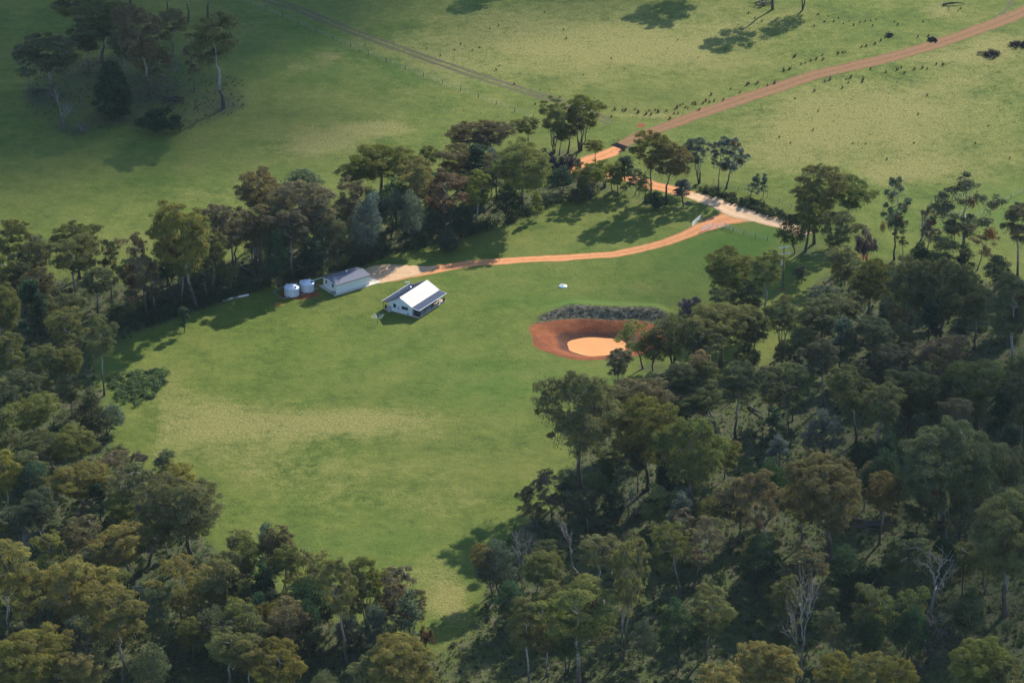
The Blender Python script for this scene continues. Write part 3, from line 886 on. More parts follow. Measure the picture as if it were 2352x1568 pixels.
def clump(c, r, flat, n, rng, V, F, T, up=0.35, size=(0.26, 0.15), tone0=0.5):
    d = rng.normal(size=(n, 3))
    d[:, 2] += up
    d /= np.linalg.norm(d, axis=1)[:, None]
    # lobed outline
    lob = 1 + 0.22 * np.sin(d[:, 0] * 5 + c[0]) * np.sin(d[:, 1] * 5 + c[1] * 1.7)
    rad = r * lob * np.where(rng.random(n) < 0.72, rng.uniform(0.72, 1.08, n), rng.uniform(0.2, 0.8, n))
    p = np.array(c) + d * rad[:, None] * np.array([1, 1, flat])
    nn = d * 0.85 + rng.normal(size=(n, 3)) * 0.38
    sl = rng.uniform(0.65, 1.35, n) * size[0]
    sw = rng.uniform(0.65, 1.35, n) * size[1]
    tone = np.clip(tone0 + rng.normal(0, 0.11, n), 0, 1)
    leaves(p, nn, sl, sw, rng, V, F, T, tone)


def wander(p0, p1, rng, n=4, amp=0.06):
    p0, p1 = np.array(p0, float), np.array(p1, float)
    L = np.linalg.norm(p1 - p0)
    out = [p0]
    for i in range(1, n):
        t = i / n
        out.append(p0 + (p1 - p0) * t + rng.normal(size=3) * L * amp + np.array([0, 0, L * 0.06 * math.sin(math.pi * t)]))
    out.append(p1)
    return out


SPEC = {
    # H height, R crown radius, zb crown base, lobes, lobe radius, pads per lobe, leaves per pad, stems, trunk radius, hang = curtain leaves per lobe
    'dome': dict(H=20.0, R=6.2, zb=8.8, nl=26, lr=1.75, pads=8, lp=80, stems=1, tr=0.34, hang=80),
    'big': dict(H=22.0, R=9.2, zb=8.0, nl=50, lr=2.0, pads=8, lp=88, stems=1, tr=0.52, hang=90),
    'tall': dict(H=24.0, R=5.8, zb=11.0, nl=22, lr=1.65, pads=8, lp=78, stems=1, tr=0.34, hang=75),
    'thin': dict(H=20.0, R=5.6, zb=7.0, nl=17, lr=1.5, pads=6, lp=62, stems=1, tr=0.26, hang=60),
    'mist': dict(H=20.0, R=5.6, zb=7.0, nl=16, lr=1.5, pads=6, lp=62, stems=1, tr=0.32, hang=60),
    'multi': dict(H=20.0, R=5.4, zb=8.0, nl=22, lr=1.6, pads=7, lp=74, stems=5, tr=0.19, hang=70),
}
SPEC['half'] = dict(SPEC['thin'], H=13.0, R=3.6, zb=4.0, nl=12, lr=1.4, tr=0.16, pads=7, lp=52)
WAT = dict(R=4.6, zc=8.0, up=6.5, dn=5.8, cr=1.3, nc=54, nl=120, ni=14, stems=2, tr=0.22, hb=3.0, flat=0.8)
PROTO = {}


def make_tree(kind, seed):
    rng = np.random.default_rng(seed)
    V, F, T = [], [], []
    MV, MF, MT = [], [], []
    tb = MB()
    if kind in SPEC:
        s = SPEC[kind]
        H, Rr, zb, lr = s['H'], s['R'], s['zb'], s['lr']
        ph = rng.uniform(0, 6.28, 4)
        lean = rng.normal(0, 0.05 * Rr, 2)

        def rad(az, t):
            w = 1 + 0.20 * math.sin(2 * az + ph[0]) + 0.16 * math.sin(3 * az + ph[1])
            pr = 0.42 + 0.58 * (t / 0.60) ** 0.8 if t < 0.60 else math.sqrt(max(0.0, 1 - ((t - 0.60) / 0.43) ** 2))
            return Rr * w * pr
        stems, nodes = [], []
        for k in range(s['stems']):
            a = ph[2] + k * 2 * math.pi / s['stems'] + rng.normal(0, .3)
            mult = s['stems'] > 1
            sp = Rr * 0.36 * rng.uniform(.6, 1.1) if mult else 0.0
            b0 = np.array([math.cos(a) * 0.3 * mult, math.sin(a) * 0.3 * mult, -0.3])
            zf = zb * rng.uniform(.8, 1.0)
            mid = np.array([lean[0] * 0.5 + math.cos(a) * sp * .7, lean[1] * 0.5 + math.sin(a) * sp * .7, zf])
            top = np.array([lean[0] + math.cos(a) * sp * 1.5, lean[1] + math.sin(a) * sp * 1.5, H * rng.uniform(.74, .84)])
            path = wander(b0, mid, rng, 4, 0.022)[:-1] + wander(mid, top, rng, 5, 0.055)
            rr = np.concatenate([np.linspace(1.0, 0.78, 4), np.linspace(0.72, 0.18, len(path) - 4)]) * s['tr']
            rr[0] *= 1.5
            tb.tube(path, list(rr), 7, False)
            stems.append((path, rr))
            nodes += [(p, q) for p, q in zip(path, rr) if p[2] > zb * 0.72]
        lobes = []
        tries, md = 0, lr * 1.35
        while len(lobes) < s['nl'] and tries < 5000:
            tries += 1
            if tries % 700 == 0: md *= 0.88
            az = rng.uniform(0, 6.283)
            t = 1 - rng.random() ** 1.25 * 0.92
            q = math.sqrt(rng.uniform(0.06, 1)) if t > .75 else math.sqrt(rng.uniform(0.25, 1))
            r = max(0.0, rad(az, t) - lr * .55) * q
            p = np.array([lean[0] + math.cos(az) * r, lean[1] + math.sin(az) * r, zb + t * (H - lr * .75 - zb)])
            if all(np.linalg.norm((p - c) * (1, 1, 1.15)) > md for c in lobes): lobes.append(p)
        # heavy limbs first: join lobes from the lowest up to the nearest wood
        for c in sorted(lobes, key=lambda c: np.linalg.norm(c[:2] - lean) * 0.6 + c[2] * .2):
            j = min(range(len(nodes)), key=lambda i: np.linalg.norm(nodes[i][0] - c) + 1.4 * max(0, nodes[i][0][2] - c[2] + 1.0))
            p0, r0 = nodes[j]
            path = wander(p0, c - np.array([0, 0, lr * .2]), rng, 5, 0.075)
            r1 = max(0.07, min(0.62 * r0, 0.055 + 0.018 * np.linalg.norm(c - p0)))
            rr = np.linspace(r1, 0.045, len(path))
            tb.tube(path, list(rr), 5, False)
            nodes += list(zip(path[1:], rr[1:]))
            L = lr * rng.uniform(0.72, 1.28)
            tone0 = float(np.clip(rng.normal(0.5, 0.09), 0.25, 0.75))
            npad = int(s['pads'] * (L / lr) ** 1.4 * rng.uniform(.8, 1.2)) + 1
            for k in range(npad):
                d = rng.normal(size=3); d[2] = abs(d[2]) * 0.9 - 0.12
                d /= np.linalg.norm(d)
                pc = c + d * L * np.array([1, 1, .72]) * rng.uniform(.62, .95)
                pr_ = L * rng.uniform(.36, .56)
                n = int(s['lp'] * (pr_ / (0.46 * lr)) ** 1.3)
                dd = rng.normal(size=(n, 3)); dd[:, 2] = np.abs(dd[:, 2]) * 1.1 - 0.25
                dd /= np.linalg.norm(dd, axis=1)[:, None]
                pos = pc + dd * pr_ * rng.uniform(.55, 1.12, (n, 1)) * np.array([1, 1, .62])
                nn = dd * .8 + d * .45 + rng.normal(size=(n, 3)) * .30
                leaves(pos, nn, rng.uniform(.13, .30, n), rng.uniform(.06, .125, n), rng, V, F, T, np.clip(tone0 + rng.normal(0.02, .10, n), 0, 1))
                if k % 2 == 0:
                    tb.tube([c - np.array([0, 0, lr * .2]), (c + pc) / 2 + rng.normal(0, .12, 3), pc], [.045, .03, .018], 3, False)
            # curtains of hanging leaves under the lobe
            n = int(s['hang'] * rng.uniform(.6, 1.3))
            az = rng.uniform(0, 6.283, n); q = np.sqrt(rng.random(n)) * L * .95
            pos = c + np.stack([np.cos(az) * q, np.sin(az) * q, -rng.random(n) ** 1.3 * L * 1.3 + .2 * L], 1)
            nn = rng.normal(size=(n, 3)) * np.array([1, 1, .15])
            base = len(V)
            m_ = len(pos)
            nn /= np.linalg.norm(nn, axis=1)[:, None]
            down = np.array([0, 0, -1.0]) + rng.normal(size=(m_, 3)) * .25
            side = np.cross(nn, down); side /= np.linalg.norm(side, axis=1)[:, None]
            sl = rng.uniform(.22, .5, (m_, 1)); sw = rng.uniform(.05, .10, (m_, 1))
            b_ = sum(len(v) for v in V)
            V.append(np.stack([pos, pos + down * sl * .6 - side * sw, pos + down * sl * 1.5, pos + down * sl * .6 + side * sw], 1).reshape(-1, 3))
            F.append((np.arange(m_ * 4) + b_).reshape(m_, 4))
            T.append(np.clip(tone0 + rng.normal(0, .12, m_), 0, 1))
        if kind in ('mist', 'tall', 'big'):
            for k in range({'mist': 9, 'tall': 1, 'big': 2}[kind]):
                c = lobes[int(rng.integers(0, len(lobes)))] + rng.normal(0, 0.7, 3) - np.array([0, 0, 1.2])
                r_m = rng.uniform(0.6, 1.1)
                MV.append([]); MF.append([]); MT.append([])
                clump(c, r_m, 1.35, int(240 * r_m), rng, MV[-1], MF[-1], MT[-1], -0.1, (0.2, 0.085), 0.45)
                tb.tube([c + np.array([0, 0, r_m * 1.2]), c], [0.05, 0.03], 4, False)
        # bare twigs poking out
        for k in range(5 if kind != 'mist' else 12):
            p0, r0 = nodes[int(rng.integers(0, len(nodes)))]
            d = rng.normal(size=3); d[2] = abs(d[2]) * .6; d /= np.linalg.norm(d)
            tb.tube(wander(p0, p0 + d * rng.uniform(1.2, 3.0), rng, 3, .1), [.055, .04, .03, .015], 4, False)
    elif kind == 'wat':
        s = WAT
        Rr, zc, up, dn, cr = s['R'], s['zc'], s['up'], s['dn'], s['cr']
        ph = rng.uniform(0, 6.28, 4)
        nodes = []
        for k in range(2):
            path = wander((0.05 * k, 0, -.3), (rng.normal(0, .8), rng.normal(0, .8), zc + 2), rng, 6, .04)
            rr = np.linspace(s['tr'], .06, len(path))
            tb.tube(path, list(rr), 6, False)
            nodes += list(zip(path[2:], rr[2:]))
        cs, tries, md = [], 0, cr * 1.1
        while len(cs) < s['nc'] and tries < 5000:
            tries += 1
            if tries % 1200 == 0: md *= .85
            d = rng.normal(size=3); d /= np.linalg.norm(d)
            if d[2] < -.75: continue
            az = math.atan2(d[1], d[0])
            q = rng.uniform(.7, 1.08)
            rh = (Rr * (1 + .22 * math.sin(2 * az + ph[0]) + .15 * math.sin(4 * az + ph[1])) - cr * .6) * (1 - .5 * max(0, d[2]))
            p = np.array([d[0] * rh * q, d[1] * rh * q, zc + d[2] * ((up if d[2] > 0 else dn) - cr * .5) * q])
            if all(np.linalg.norm(p - c) > md for c in cs): cs.append(p)
        for c in cs:
            p0, r0 = nodes[min(range(len(nodes)), key=lambda i: np.linalg.norm(nodes[i][0] - c) + max(0, nodes[i][0][2] - c[2]))]
            tb.tube([p0, (p0 + c) / 2 + rng.normal(0, .2, 3), c], [.06, .04, .02], 4, False)
            rr = cr * rng.uniform(.6, 1.25)
            clump(c, rr, .75, int(s['nl'] * (rr / cr) ** 1.5), rng, V, F, T, .4, (.23, .115), float(np.clip(rng.normal(.5, .12), .2, .8)))
    elif kind == 'cone':
        H = 14.0
        tb.tube([(0, 0, -0.3), (0, 0, 7), (0.1, 0, 13)], [0.3, 0.2, 0.05], 6, False)
        for k in range(95):
            z = rng.uniform(0.05, 1.0)
            rmax = 4.4 * (1 - z) ** 0.55 * (0.55 + 0.45 * min(1, z * 5))
            a = rng.uniform(0, 6.28); q = rng.uniform(0.55, 0.95)
            c = np.array([math.cos(a) * rmax * q, math.sin(a) * rmax * q, 0.8 + z * 12.3])
            clump(c, rng.uniform(0.8, 1.3), 0.8, 120, rng, V, F, T, 0.2, (0.26, 0.15), float(rng.normal(0.45, 0.1)))
    elif kind == 'bush':
        H = 4.0
        for k in range(5):
            a = k * 1.3; tb.tube([(0, 0, -0.2), (math.cos(a) * 0.8, math.sin(a) * 0.8, 1.6), (math.cos(a) * 1.8, math.sin(a) * 1.8, 3.0)], [0.09, 0.06, 0.03], 5, False)
        for k in range(34):
            a = rng.uniform(0, 6.28); q = math.sqrt(rng.random()) * 2.9
            z = 0.5 + rng.uniform(0.2, 1) * 2.9 * math.sqrt(max(0.05, 1 - (q / 3.3) ** 2))
            clump(np.array([math.cos(a) * q, math.sin(a) * q, z]), rng.uniform(0.45, 0.85), 0.8, 95, rng, V, F, T, 0.35, (0.16, 0.10), float(rng.normal(0.5, 0.12)))
    elif kind == 'sap':
        H = 7.0
        tb.tube([(0, 0, -0.2), (0.1, 0.05, 3), (0.05, 0.1, 6.5)], [0.09, 0.06, 0.025], 5, False)
        for k in range(26):
            z = rng.uniform(0.22, 0.98)
            rmax = 1.7 * (1.05 - z) ** 0.6
            a = rng.uniform(0, 6.28); q = rng.uniform(0.3, 1.0)
            c = np.array([math.cos(a) * rmax * q, math.sin(a) * rmax * q, z * 6.7])
            tb.tube([(0.07, 0.07, c[2] - 0.4), c], [0.03, 0.015], 4, False)
            clump(c, rng.uniform(0.35, 0.62), 0.85, 60, rng, V, F, T, 0.2, (0.15, 0.09), float(rng.normal(0.5, 0.12)))
    elif kind == 'dead':
        def grow(p, d, L, r, lev):
            path = wander(p, p + d * L, rng, 5, 0.075)
            tb.tube(path, list(np.linspace(r, r * 0.6, len(path))), 6 if lev == 0 else (5 if lev < 3 else 3), False)
            if lev >= 5: return
            for k in range(3 if lev < 4 else 2):
                i0 = -1 if k == 0 else int(rng.integers(2, len(path)))
                dd = d * (1.0 if k == 0 else .75) + rng.normal(size=3) * (0.50 if k else 0.24)
                dd[2] = max(dd[2], -0.12) + 0.08
                dd /= np.linalg.norm(dd)
                grow(np.array(path[i0]), dd, L * rng.uniform(0.58, 0.82), max(0.018, r * (0.5 if k else 0.62)), lev + 1)
        grow(np.array([0, 0, -0.3]), np.array([rng.normal(0, 0.05), rng.normal(0, 0.05), 1.0]), 4.4, 0.30, 0)
    tr = tb.me('trunk', True)
    tr.materials.append(M['dead_bark'] if kind == 'dead' else (M['dark_bark'] if kind in ('cone', 'wat', 'bush', 'sap') else M['bark']))

    def leafmesh(name, VV, FF, TT):
        me = mesh(name, np.concatenate(VV), np.concatenate(FF))
        at = me.attributes.new('tone', 'FLOAT', 'FACE')
        at.data.foreach_set('value', np.concatenate(TT).astype(np.float32))
        me.materials.append(M['leaf'])
        return me
    cm = leafmesh('crown', V, F, T) if V else None
    mm = [leafmesh('mistletoe', *q) for q in zip(MV, MF, MT)]
    pts = np.concatenate(V) if V else np.array(tb.v)
    lo, hi = np.percentile(pts, 1.5, axis=0), np.percentile(pts, 98.5, axis=0)
    return dict(trunk=tr, crown=cm, mist=mm, H=float(np.percentile(pts[:, 2], 99.6)), W=float((hi[0] - lo[0] + hi[1] - lo[1]) / 2))


VARIANTS = {'dome': 6, 'big': 5, 'tall': 4, 'thin': 3, 'mist': 3, 'multi': 3, 'half': 3, 'wat': 3, 'cone': 1, 'bush': 2, 'sap': 2, 'dead': 3}
FORM = {'half': 'half-grown gum', 'dome': 'round gum', 'big': 'broad gum', 'tall': 'tall gum', 'thin': 'airy gum', 'mist': 'mistletoe gum', 'multi': 'many-stemmed gum', 'wat': 'wattle tree',
        'cone': 'conical tree', 'bush': 'low bush', 'sap': 'slender sapling', 'dead': 'bare dead tree'}
TNAME = {'half': 'gum_tree', 'dome': 'gum_tree', 'big': 'gum_tree', 'tall': 'gum_tree', 'thin': 'gum_tree', 'mist': 'gum_tree', 'multi': 'gum_tree', 'wat': 'wattle_tree', 'cone': 'cypress_tree', 'bush': 'bush', 'sap': 'sapling', 'dead': 'dead_tree'}
ORD = ['', 'second ', 'third ', 'fourth ', 'fifth ', 'sixth ', 'seventh ', 'eighth ', 'ninth ', 'tenth ', 'eleventh ', 'twelfth ', 'thirteenth ', 'fourteenth ', 'fifteenth ', 'sixteenth ', 'seventeenth ', 'eighteenth ', 'nineteenth ', 'twentieth ']


def plant_all():
    rnd = random.Random(11)
    for kind, n in VARIANTS.items():
        PROTO[kind] = [make_tree(kind, 100 + 17 * i + hash_kind(kind)) for i in range(n)]
    for key, (phrase, L) in STANDS.items():
        # sort look-alikes from left to right so that each label names one tree
        same = {}
        for i, t in enumerate(L):
            same.setdefault((t[5], t[6]), []).append(i)
        for (kind, tint), ids in same.items():
            ids.sort(key=lambda i: L[i][0])
            for rank, i in enumerate(ids):
                xt, yt, xb, yb, w, _, _ = L[i]
                gx, gy = G(xb, yb)
                h = height_at(gy, yt)
                wm = 0.93 * w / ppm(gy, h * 0.7)
                p = rnd.choice(PROTO[kind])
                sx = wm / p['W']
                sz = h / p['H']
                o = empty(TNAME[kind], (gx, gy, gz(gx, gy)))
                o.rotation_mode = 'ZYX'
                cx = (xt - xb) / ppm(gy, h)
                o.rotation_euler = (rnd.uniform(-0.03, 0.03), max(-0.26, min(0.26, math.atan2(cx, h * 0.85))), rnd.uniform(0, 6.28))
                o.scale = (sx, sx, sz)
                word = ('grey ' if tint == 'p' else 'pale ') if kind == 'dead' else TINT_WORD[tint] + ' '
                if len(ids) == 1: lab = word + FORM[kind] + ' ' + phrase
                elif rank == 0: lab = 'leftmost ' + word + FORM[kind] + ' ' + phrase
                else: lab = ORD[rank] + word + FORM[kind] + ' from the left ' + phrase
                tag(o, lab, {'bush': 'bush', 'sap': 'sapling'}.get(kind, 'tree'), 'trees ' + phrase)
                t = link('trunk', p['trunk'], o)
                base = TINT[tint]
                if p['crown']:
                    c = link('crown', p['crown'], o)
                    j = [rnd.uniform(0.88, 1.32) for _ in range(2)]
                    c.color = (base[0] * j[0] * rnd.uniform(0.95, 1.08), base[1] * j[0], base[2] * j[0] * rnd.uniform(0.9, 1.5), 1)
                for mme in p['mist']:
                    mo = link('mistletoe_leaves', mme, o)
                    mo.color = (0.085, 0.050, 0.026, 1) if rnd.random() < 0.75 else (0.16, 0.072, 0.026, 1)


def hash_kind(k):
    return sum(ord(c) * (i + 1) for i, c in enumerate(k))


# ================================================================== build the place
plant_all()
build_ground()

# ---- tracks
strip('driveway', [(1752, 502), (1705, 499), (1665, 504), (1622, 520), (1560, 546), (1500, 565), (1420, 582), (1340, 589), (1260, 594), (1180, 598), (1100, 604), (1040, 612), (985, 621), (930, 632), (880, 641)],
      [5.0, 9.0, 7.2, 4.8, 4.4, 4.4, 4.6, 4.6, 4.4, 4.4, 4.4, 4.6, 5.4, 6.0, 5.0], M['orange_gravel'], 0.020, 0.16, 5)
patch('gravel_yard', [(838, 618), (856, 611), (884, 607), (915, 608), (950, 610), (985, 611), (1010, 613), (990, 621), (958, 632), (925, 640), (895, 646), (868, 651), (850, 640)], M['pale_gravel'], 0.030, 8)
strip('side_track', [(1585, 446), (1620, 457), (1660, 473), (1700, 488), (1745, 501), (1800, 517), (1850, 540)], [6.0, 6.5, 7.0, 8.0, 6.5, 5.5, 5], M['pale_gravel'], 0.026, 0.25, 6)
strip('bend_track', [(1424, 340), (1404, 350), (1378, 360), (1345, 374), (1322, 392), (1350, 402), (1400, 402), (1440, 408), (1500, 426), (1550, 438), (1590, 449)], [5.5, 6, 6, 5.5, 5.5, 5.5, 5.5, 6, 6, 5.5, 5.5], M['orange_gravel'], 0.016, 0.25, 7)
strip('red_road', [(1428, 334), (1446, 323), (1541, 286), (1654, 245), (1766, 208), (1876, 172), (2014, 140), (2139, 105), (2264, 62), (2352, 27), (2500, -35), (2750, -150)], [5.0, 5.6, 6.8, 7.0, 7.0, 7.0, 6.8, 6.8, 6.8, 6.8, 6.8, 6.8], M['red_gravel'], 0.022, 0.22, 9)
TR = [(540, -24), (620, 2), (688, 23), (763, 55), (838, 83), (925, 115), (1013, 146), (1088, 172), (1163, 196), (1260, 226), (1330, 248), (1400, 282)]
for k, dx in enumerate((-5, 6)):
    strip('farm_track', [(x + dx, y - dx * 0.55) for x, y in TR], 1.9, M['rut'], 0.014 + 0.004 * k, 0.22, 20 + k, 4, False)
strip('upper_track', [(2282, 42), (2305, 28), (2318, 12), (2325, -12)], 1.4, M['rut'], 0.014, 0.2, 33, 4, False)
strip('drain_line', [(1512, 687), (1530, 690), (1560, 693), (1590, 697), (1618, 701)], 0.42, M['rut'], 0.012, 0.06, 30, 2, False)

# ---- house -------------------------------------------------------------
RZ = R(-32)
ex, ey = math.cos(RZ), math.sin(RZ)
HX, HY = -23.8 - 11.0 * ex, 903.9 - 11.0 * ey
house = empty('house', (HX, HY, 0), RZ)
tag(house, 'white gabled house with steel roof and verandas on the lawn', 'house')
W1, W2, LEN, EAVE, RIDGE, RX = 1.6, 8.9, 12.6, 2.62, 4.55, 5.25
MB().box(0, 11, 0, LEN, -0.2, 0.16).build('slab', M['concrete'], house)
# gable end walls with wall thickness
for name, y0, y1 in (('front_wall', 0.05, 0.22), ('rear_wall', LEN - 2.35, LEN - 2.2)):
    b_ = MB()
    pr = [(W1, 0.16), (W2, 0.16), (W2, EAVE), (RX, RIDGE - 0.1), (W1, EAVE)]
    n = 5
    b_.add([(x, y0, z) for x, z in pr] + [(x, y1, z) for x, z in pr], [tuple(range(n)), tuple(range(2 * n - 1, n - 1, -1))] + [(i, i + n, (i + 1) % n + n, (i + 1) % n) for i in range(n)])
    b_.build(name, M['white_wall'], house)
MB().box(W1, W1 + .15, 0.22, LEN - 2.35, 0.16, EAVE).build('side_wall', M['cream_wall'], house)
MB().box(W2 - .15, W2, 0.22, LEN - 2.35, 0.16, EAVE).build('side_wall', M['cream_wall'], house)


def plate(name, m, parent, x0, z0, x1, z1, y0, y1, th=0.06):
    return MB().slab([(x0, y0, z0), (x1, y0, z1), (x1, y1, z1), (x0, y1, z0)], th).build(name, m, parent)


def ribbed_plate(name, m, parent, x0, z0, x1, z1, y0, y1, pitch=0.55, hgt=0.045):
    """roof sheeting with standing ribs running down the slope"""
    prof, y = [], y0
    while y < y1 - .1:
        prof += [(y, 0), (y + .03, hgt), (y + .08, hgt), (y + .11, 0)]
        y += pitch
    prof.append((y1, 0))
    n = len(prof)
    vs = [(x0, p, z0 + h) for p, h in prof] + [(x1, p, z1 + h) for p, h in prof] + [(x0, y0, z0 - .05), (x0, y1, z0 - .05), (x1, y0, z1 - .05), (x1, y1, z1 - .05)]
    fs = [(i, n + i, n + i + 1, i + 1) for i in range(n - 1)] + [(2 * n, 2 * n + 1, 2 * n + 3, 2 * n + 2)]
    fs += [(0, n, 2 * n + 2, 2 * n), (n - 1, 2 * n + 1, 2 * n + 3, 2 * n - 1)]
    me = mesh(name, vs, fs)
    if me.polygons[0].normal.z < 0: me.flip_normals()
    return link(name, me, parent, m)


OV = 0.18
ribbed_plate('roof_slope', M['roof'], house, RX, RIDGE, W2 + 0.12, EAVE - 0.02, -OV, LEN + OV)
ribbed_plate('roof_slope', M['roof'], house, W1 - 0.12, EAVE - 0.02, RX, RIDGE, -OV, LEN + OV)
ribbed_plate('veranda_roof', M['roof'], house, W2 + 0.08, EAVE - 0.10, 11.15, 2.26, -OV, LEN + OV)
ribbed_plate('veranda_roof', M['roof'], house, -0.15, 2.26, W1 - 0.08, EAVE - 0.10, -OV, LEN + OV)
# ridge capping, gutters, barge boards
MB().add([(RX - .2, -OV - .02, RIDGE - .06), (RX, -OV - .02, RIDGE + .05), (RX + .2, -OV - .02, RIDGE - .06), (RX - .2, LEN + OV + .02, RIDGE - .06), (RX, LEN + OV + .02, RIDGE + .05), (RX + .2, LEN + OV + .02, RIDGE - .06)],
         [(0, 1, 4, 3), (1, 2, 5, 4), (0, 2, 1), (3, 4, 5)]).build('ridge_cap', M['roof'], house)
for x, z in ((11.16, 2.2), (-0.28, 2.2)):
    MB().box(x, x + .12, -OV, LEN + OV, z - .06, z + .06).build('gutter', M['white_trim'], house)
for yy in (-OV - .05, LEN + OV + .005):
    for (x0, z0, x1, z1) in ((RX, RIDGE, W2 + .1, EAVE - .02), (W2 + .1, EAVE - .1, 11.15, 2.26), (W1 - .1, EAVE - .02, RX, RIDGE), (-.15, 2.26, W1 - .1, EAVE - .1)):
        plate('barge_board', M['white_trim'] if yy > 0 or x0 >= RX else M['trim'], house, x0, z0 + .03, x1, z1 + .03, yy, yy + .045, 0.17)
for y in (0.15, 3.2, 6.3, 9.4, LEN - .15):
    for x in (0.1, 10.85):
        MB().box(x - .05, x + .05, y - .05, y + .05, 0.16, 2.24).build('veranda_post', M['trim'], house)
# veranda beams
for x in (0.1, 10.85):
    MB().box(x - .03, x + .03, 0.1, LEN - .1, 2.06, 2.2).build('veranda_beam', M['trim'], house)


def window(parent, face, a0, a1, z0, z1, at, mull=1):
    """face 'y-' (on a plane of constant y) or 'x' ; a0..a1 along the wall"""
    fr = MB()
    t = .07
    def bx(b, p0, p1, q0, q1, d0, d1):
        if face == 'y-': b.box(p0, p1, at - d1, at - d0, q0, q1)
        else: b.box(at + d0, at + d1, p0, p1, q0, q1)
    bx(fr, a0, a1, z0, z0 + t, .005, .07); bx(fr, a0, a1, z1 - t, z1, .005, .07)
    bx(fr, a0, a0 + t, z0 + t, z1 - t, .005, .07); bx(fr, a1 - t, a1, z0 + t, z1 - t, .005, .07)
    for k in range(mull):
        c = a0 + (a1 - a0) * (k + 1) / (mull + 1)
        bx(fr, c - .03, c + .03, z0 + t, z1 - t, .005, .06)
    f = fr.build('window', M['trim'], parent)
    for k in range(mull + 1):
        b0 = a0 + (a1 - a0) * k / (mull + 1) + .035; b1 = a0 + (a1 - a0) * (k + 1) / (mull + 1) - .035
        g = MB(); bx(g, b0, b1, z0 + t * .6, z1 - t * .6, .01, .03); g.build('pane', M['glass'], f)
    return f


window(house, 'y-', 3.15, 3.95, 1.25, 2.3, 0.05, 0)
window(house, 'y-', 5.7, 7.6, 1.35, 2.2, 0.05, 1)
window(house, 'x', 1.2, 3.0, 1.0, 2.2, W2, 1)
window(house, 'x', 5.4, 7.6, 0.2, 2.25, W2, 1)
window(house, 'x', 8.3, 9.6, 1.0, 2.2, W2, 1)
d_ = MB().box(W2 + .003, W2 + .06, 4.1, 5.0, 0.17, 2.22).build('door', M['trim'], house)
MB().box(W2 + .07, W2 + .11, 4.2, 4.26, 1.05, 1.2).build('handle', M['steel'], d_)
hw = MB().box(1.75, 2.45, -0.5, -0.02, 0.0, 1.25).build('hot_water_unit', M['green_paint'], house)
MB().box(1.6, 2.6, -0.65, 0.0, -0.05, 0.08).build('plinth', M['concrete'], hw)
MB().box(1.85, 2.35, -0.45, -0.1, 1.25, 1.45).build('lid', M['steel'], hw)
mbx = MB().box(4.55, 4.95, -0.1, 0.048, 1.1, 1.75).build('meter_box', M['green_paint'], house)
MB().box(4.85, 4.9, -0.06, 0.048, 0.3, 1.1).build('conduit', M['steel'], mbx)
MB().box(7.55, 7.75, -0.25, 0.048, 0.16, 0.75).build('garden_tap', M['steel'], house)
MB().lathe([(.16, 3.7), (.16, 4.7), (.24, 4.72), (.24, 4.9), (0.02, 5.0)], 12, 4.35, 6.2).build('flue', M['steel'], house)
an = MB().tube([(2.8, 7.2, 3.2), (2.8, 7.2, 5.6)], .035, 6).build('antenna', M['steel'], house)
MB().tube([(2.3, 6.9, 5.5), (3.3, 7.5, 5.5)], .05, 5).build('boom', M['white_trim'], an)
for k in range(4):
    MB().tube([(2.4 + .26 * k - .25, 6.98 + .15 * k + .4, 5.5), (2.4 + .26 * k + .25, 6.98 + .15 * k - .4, 5.5)], .03, 4).build('element', M['white_trim'], an)
MB().tube([(1.9, 4.6, 2.7), (1.9, 4.6, 3.5), (2.1, 4.6, 3.6)], .05, 6).build('vent_pipe', M['steel'], house)
MB().tube([(0.6, 0.9, 2.3), (0.6, 0.9, 3.0)], .04, 6).build('vent_pipe', M['trim'], house)


def H2W(x, y, z=0.0):
    return (HX + x * ex - y * ey, HY + x * ey + y * ex, z)


# things on the verandas
pt = empty('picnic_table', H2W(9.9, 9.3, 0.16), RZ + R(8))
tag(pt, 'brown timber picnic table on the sunlit end of the veranda', 'table')
for k in range(4): MB().box(-.4 + k * .21, -.22 + k * .21, -.95, .95, .72, .77).build('table_plank', M['timber'], pt)
for sx in (-.85, .7):
    for k in range(2): MB().box(sx - .07 + k * .16, sx + .07 + k * .16, -.95, .95, .43, .47).build('seat_plank', M['timber'], pt)
for sy in (-.65, .65):
    for sx in (-1, 1):
        MB().tube([(sx * .75, sy, 0), (sx * .22, sy, .72)], .05, 4).build('leg', M['timber'], pt)
    MB().box(-.9, .9, sy - .04, sy + .04, .36, .43).build('cross_beam', M['timber'], pt)
for i, (x, y, sx, sy, lab) in enumerate(((10.3, 7.6, .3, .3, 'wooden chair beside the picnic table on the veranda'), (10.2, 11.1, .3, .3, 'wooden chair at the rear end of the veranda'))):
    ch = empty('chair', H2W(x, y, .16), RZ + i * 2.2); tag(ch, lab, 'chair')
    MB().box(-.25, .25, -.25, .25, .42, .47).build('seat', M['timber'], ch)
    MB().box(-.25, .25, .2, .25, .47, .95).build('backrest', M['timber'], ch)
    for a in (-.22, .22):
        for c in (-.22, .22): MB().box(a - .025, a + .025, c - .025, c + .025, 0, .42).build('leg', M['timber'], ch)
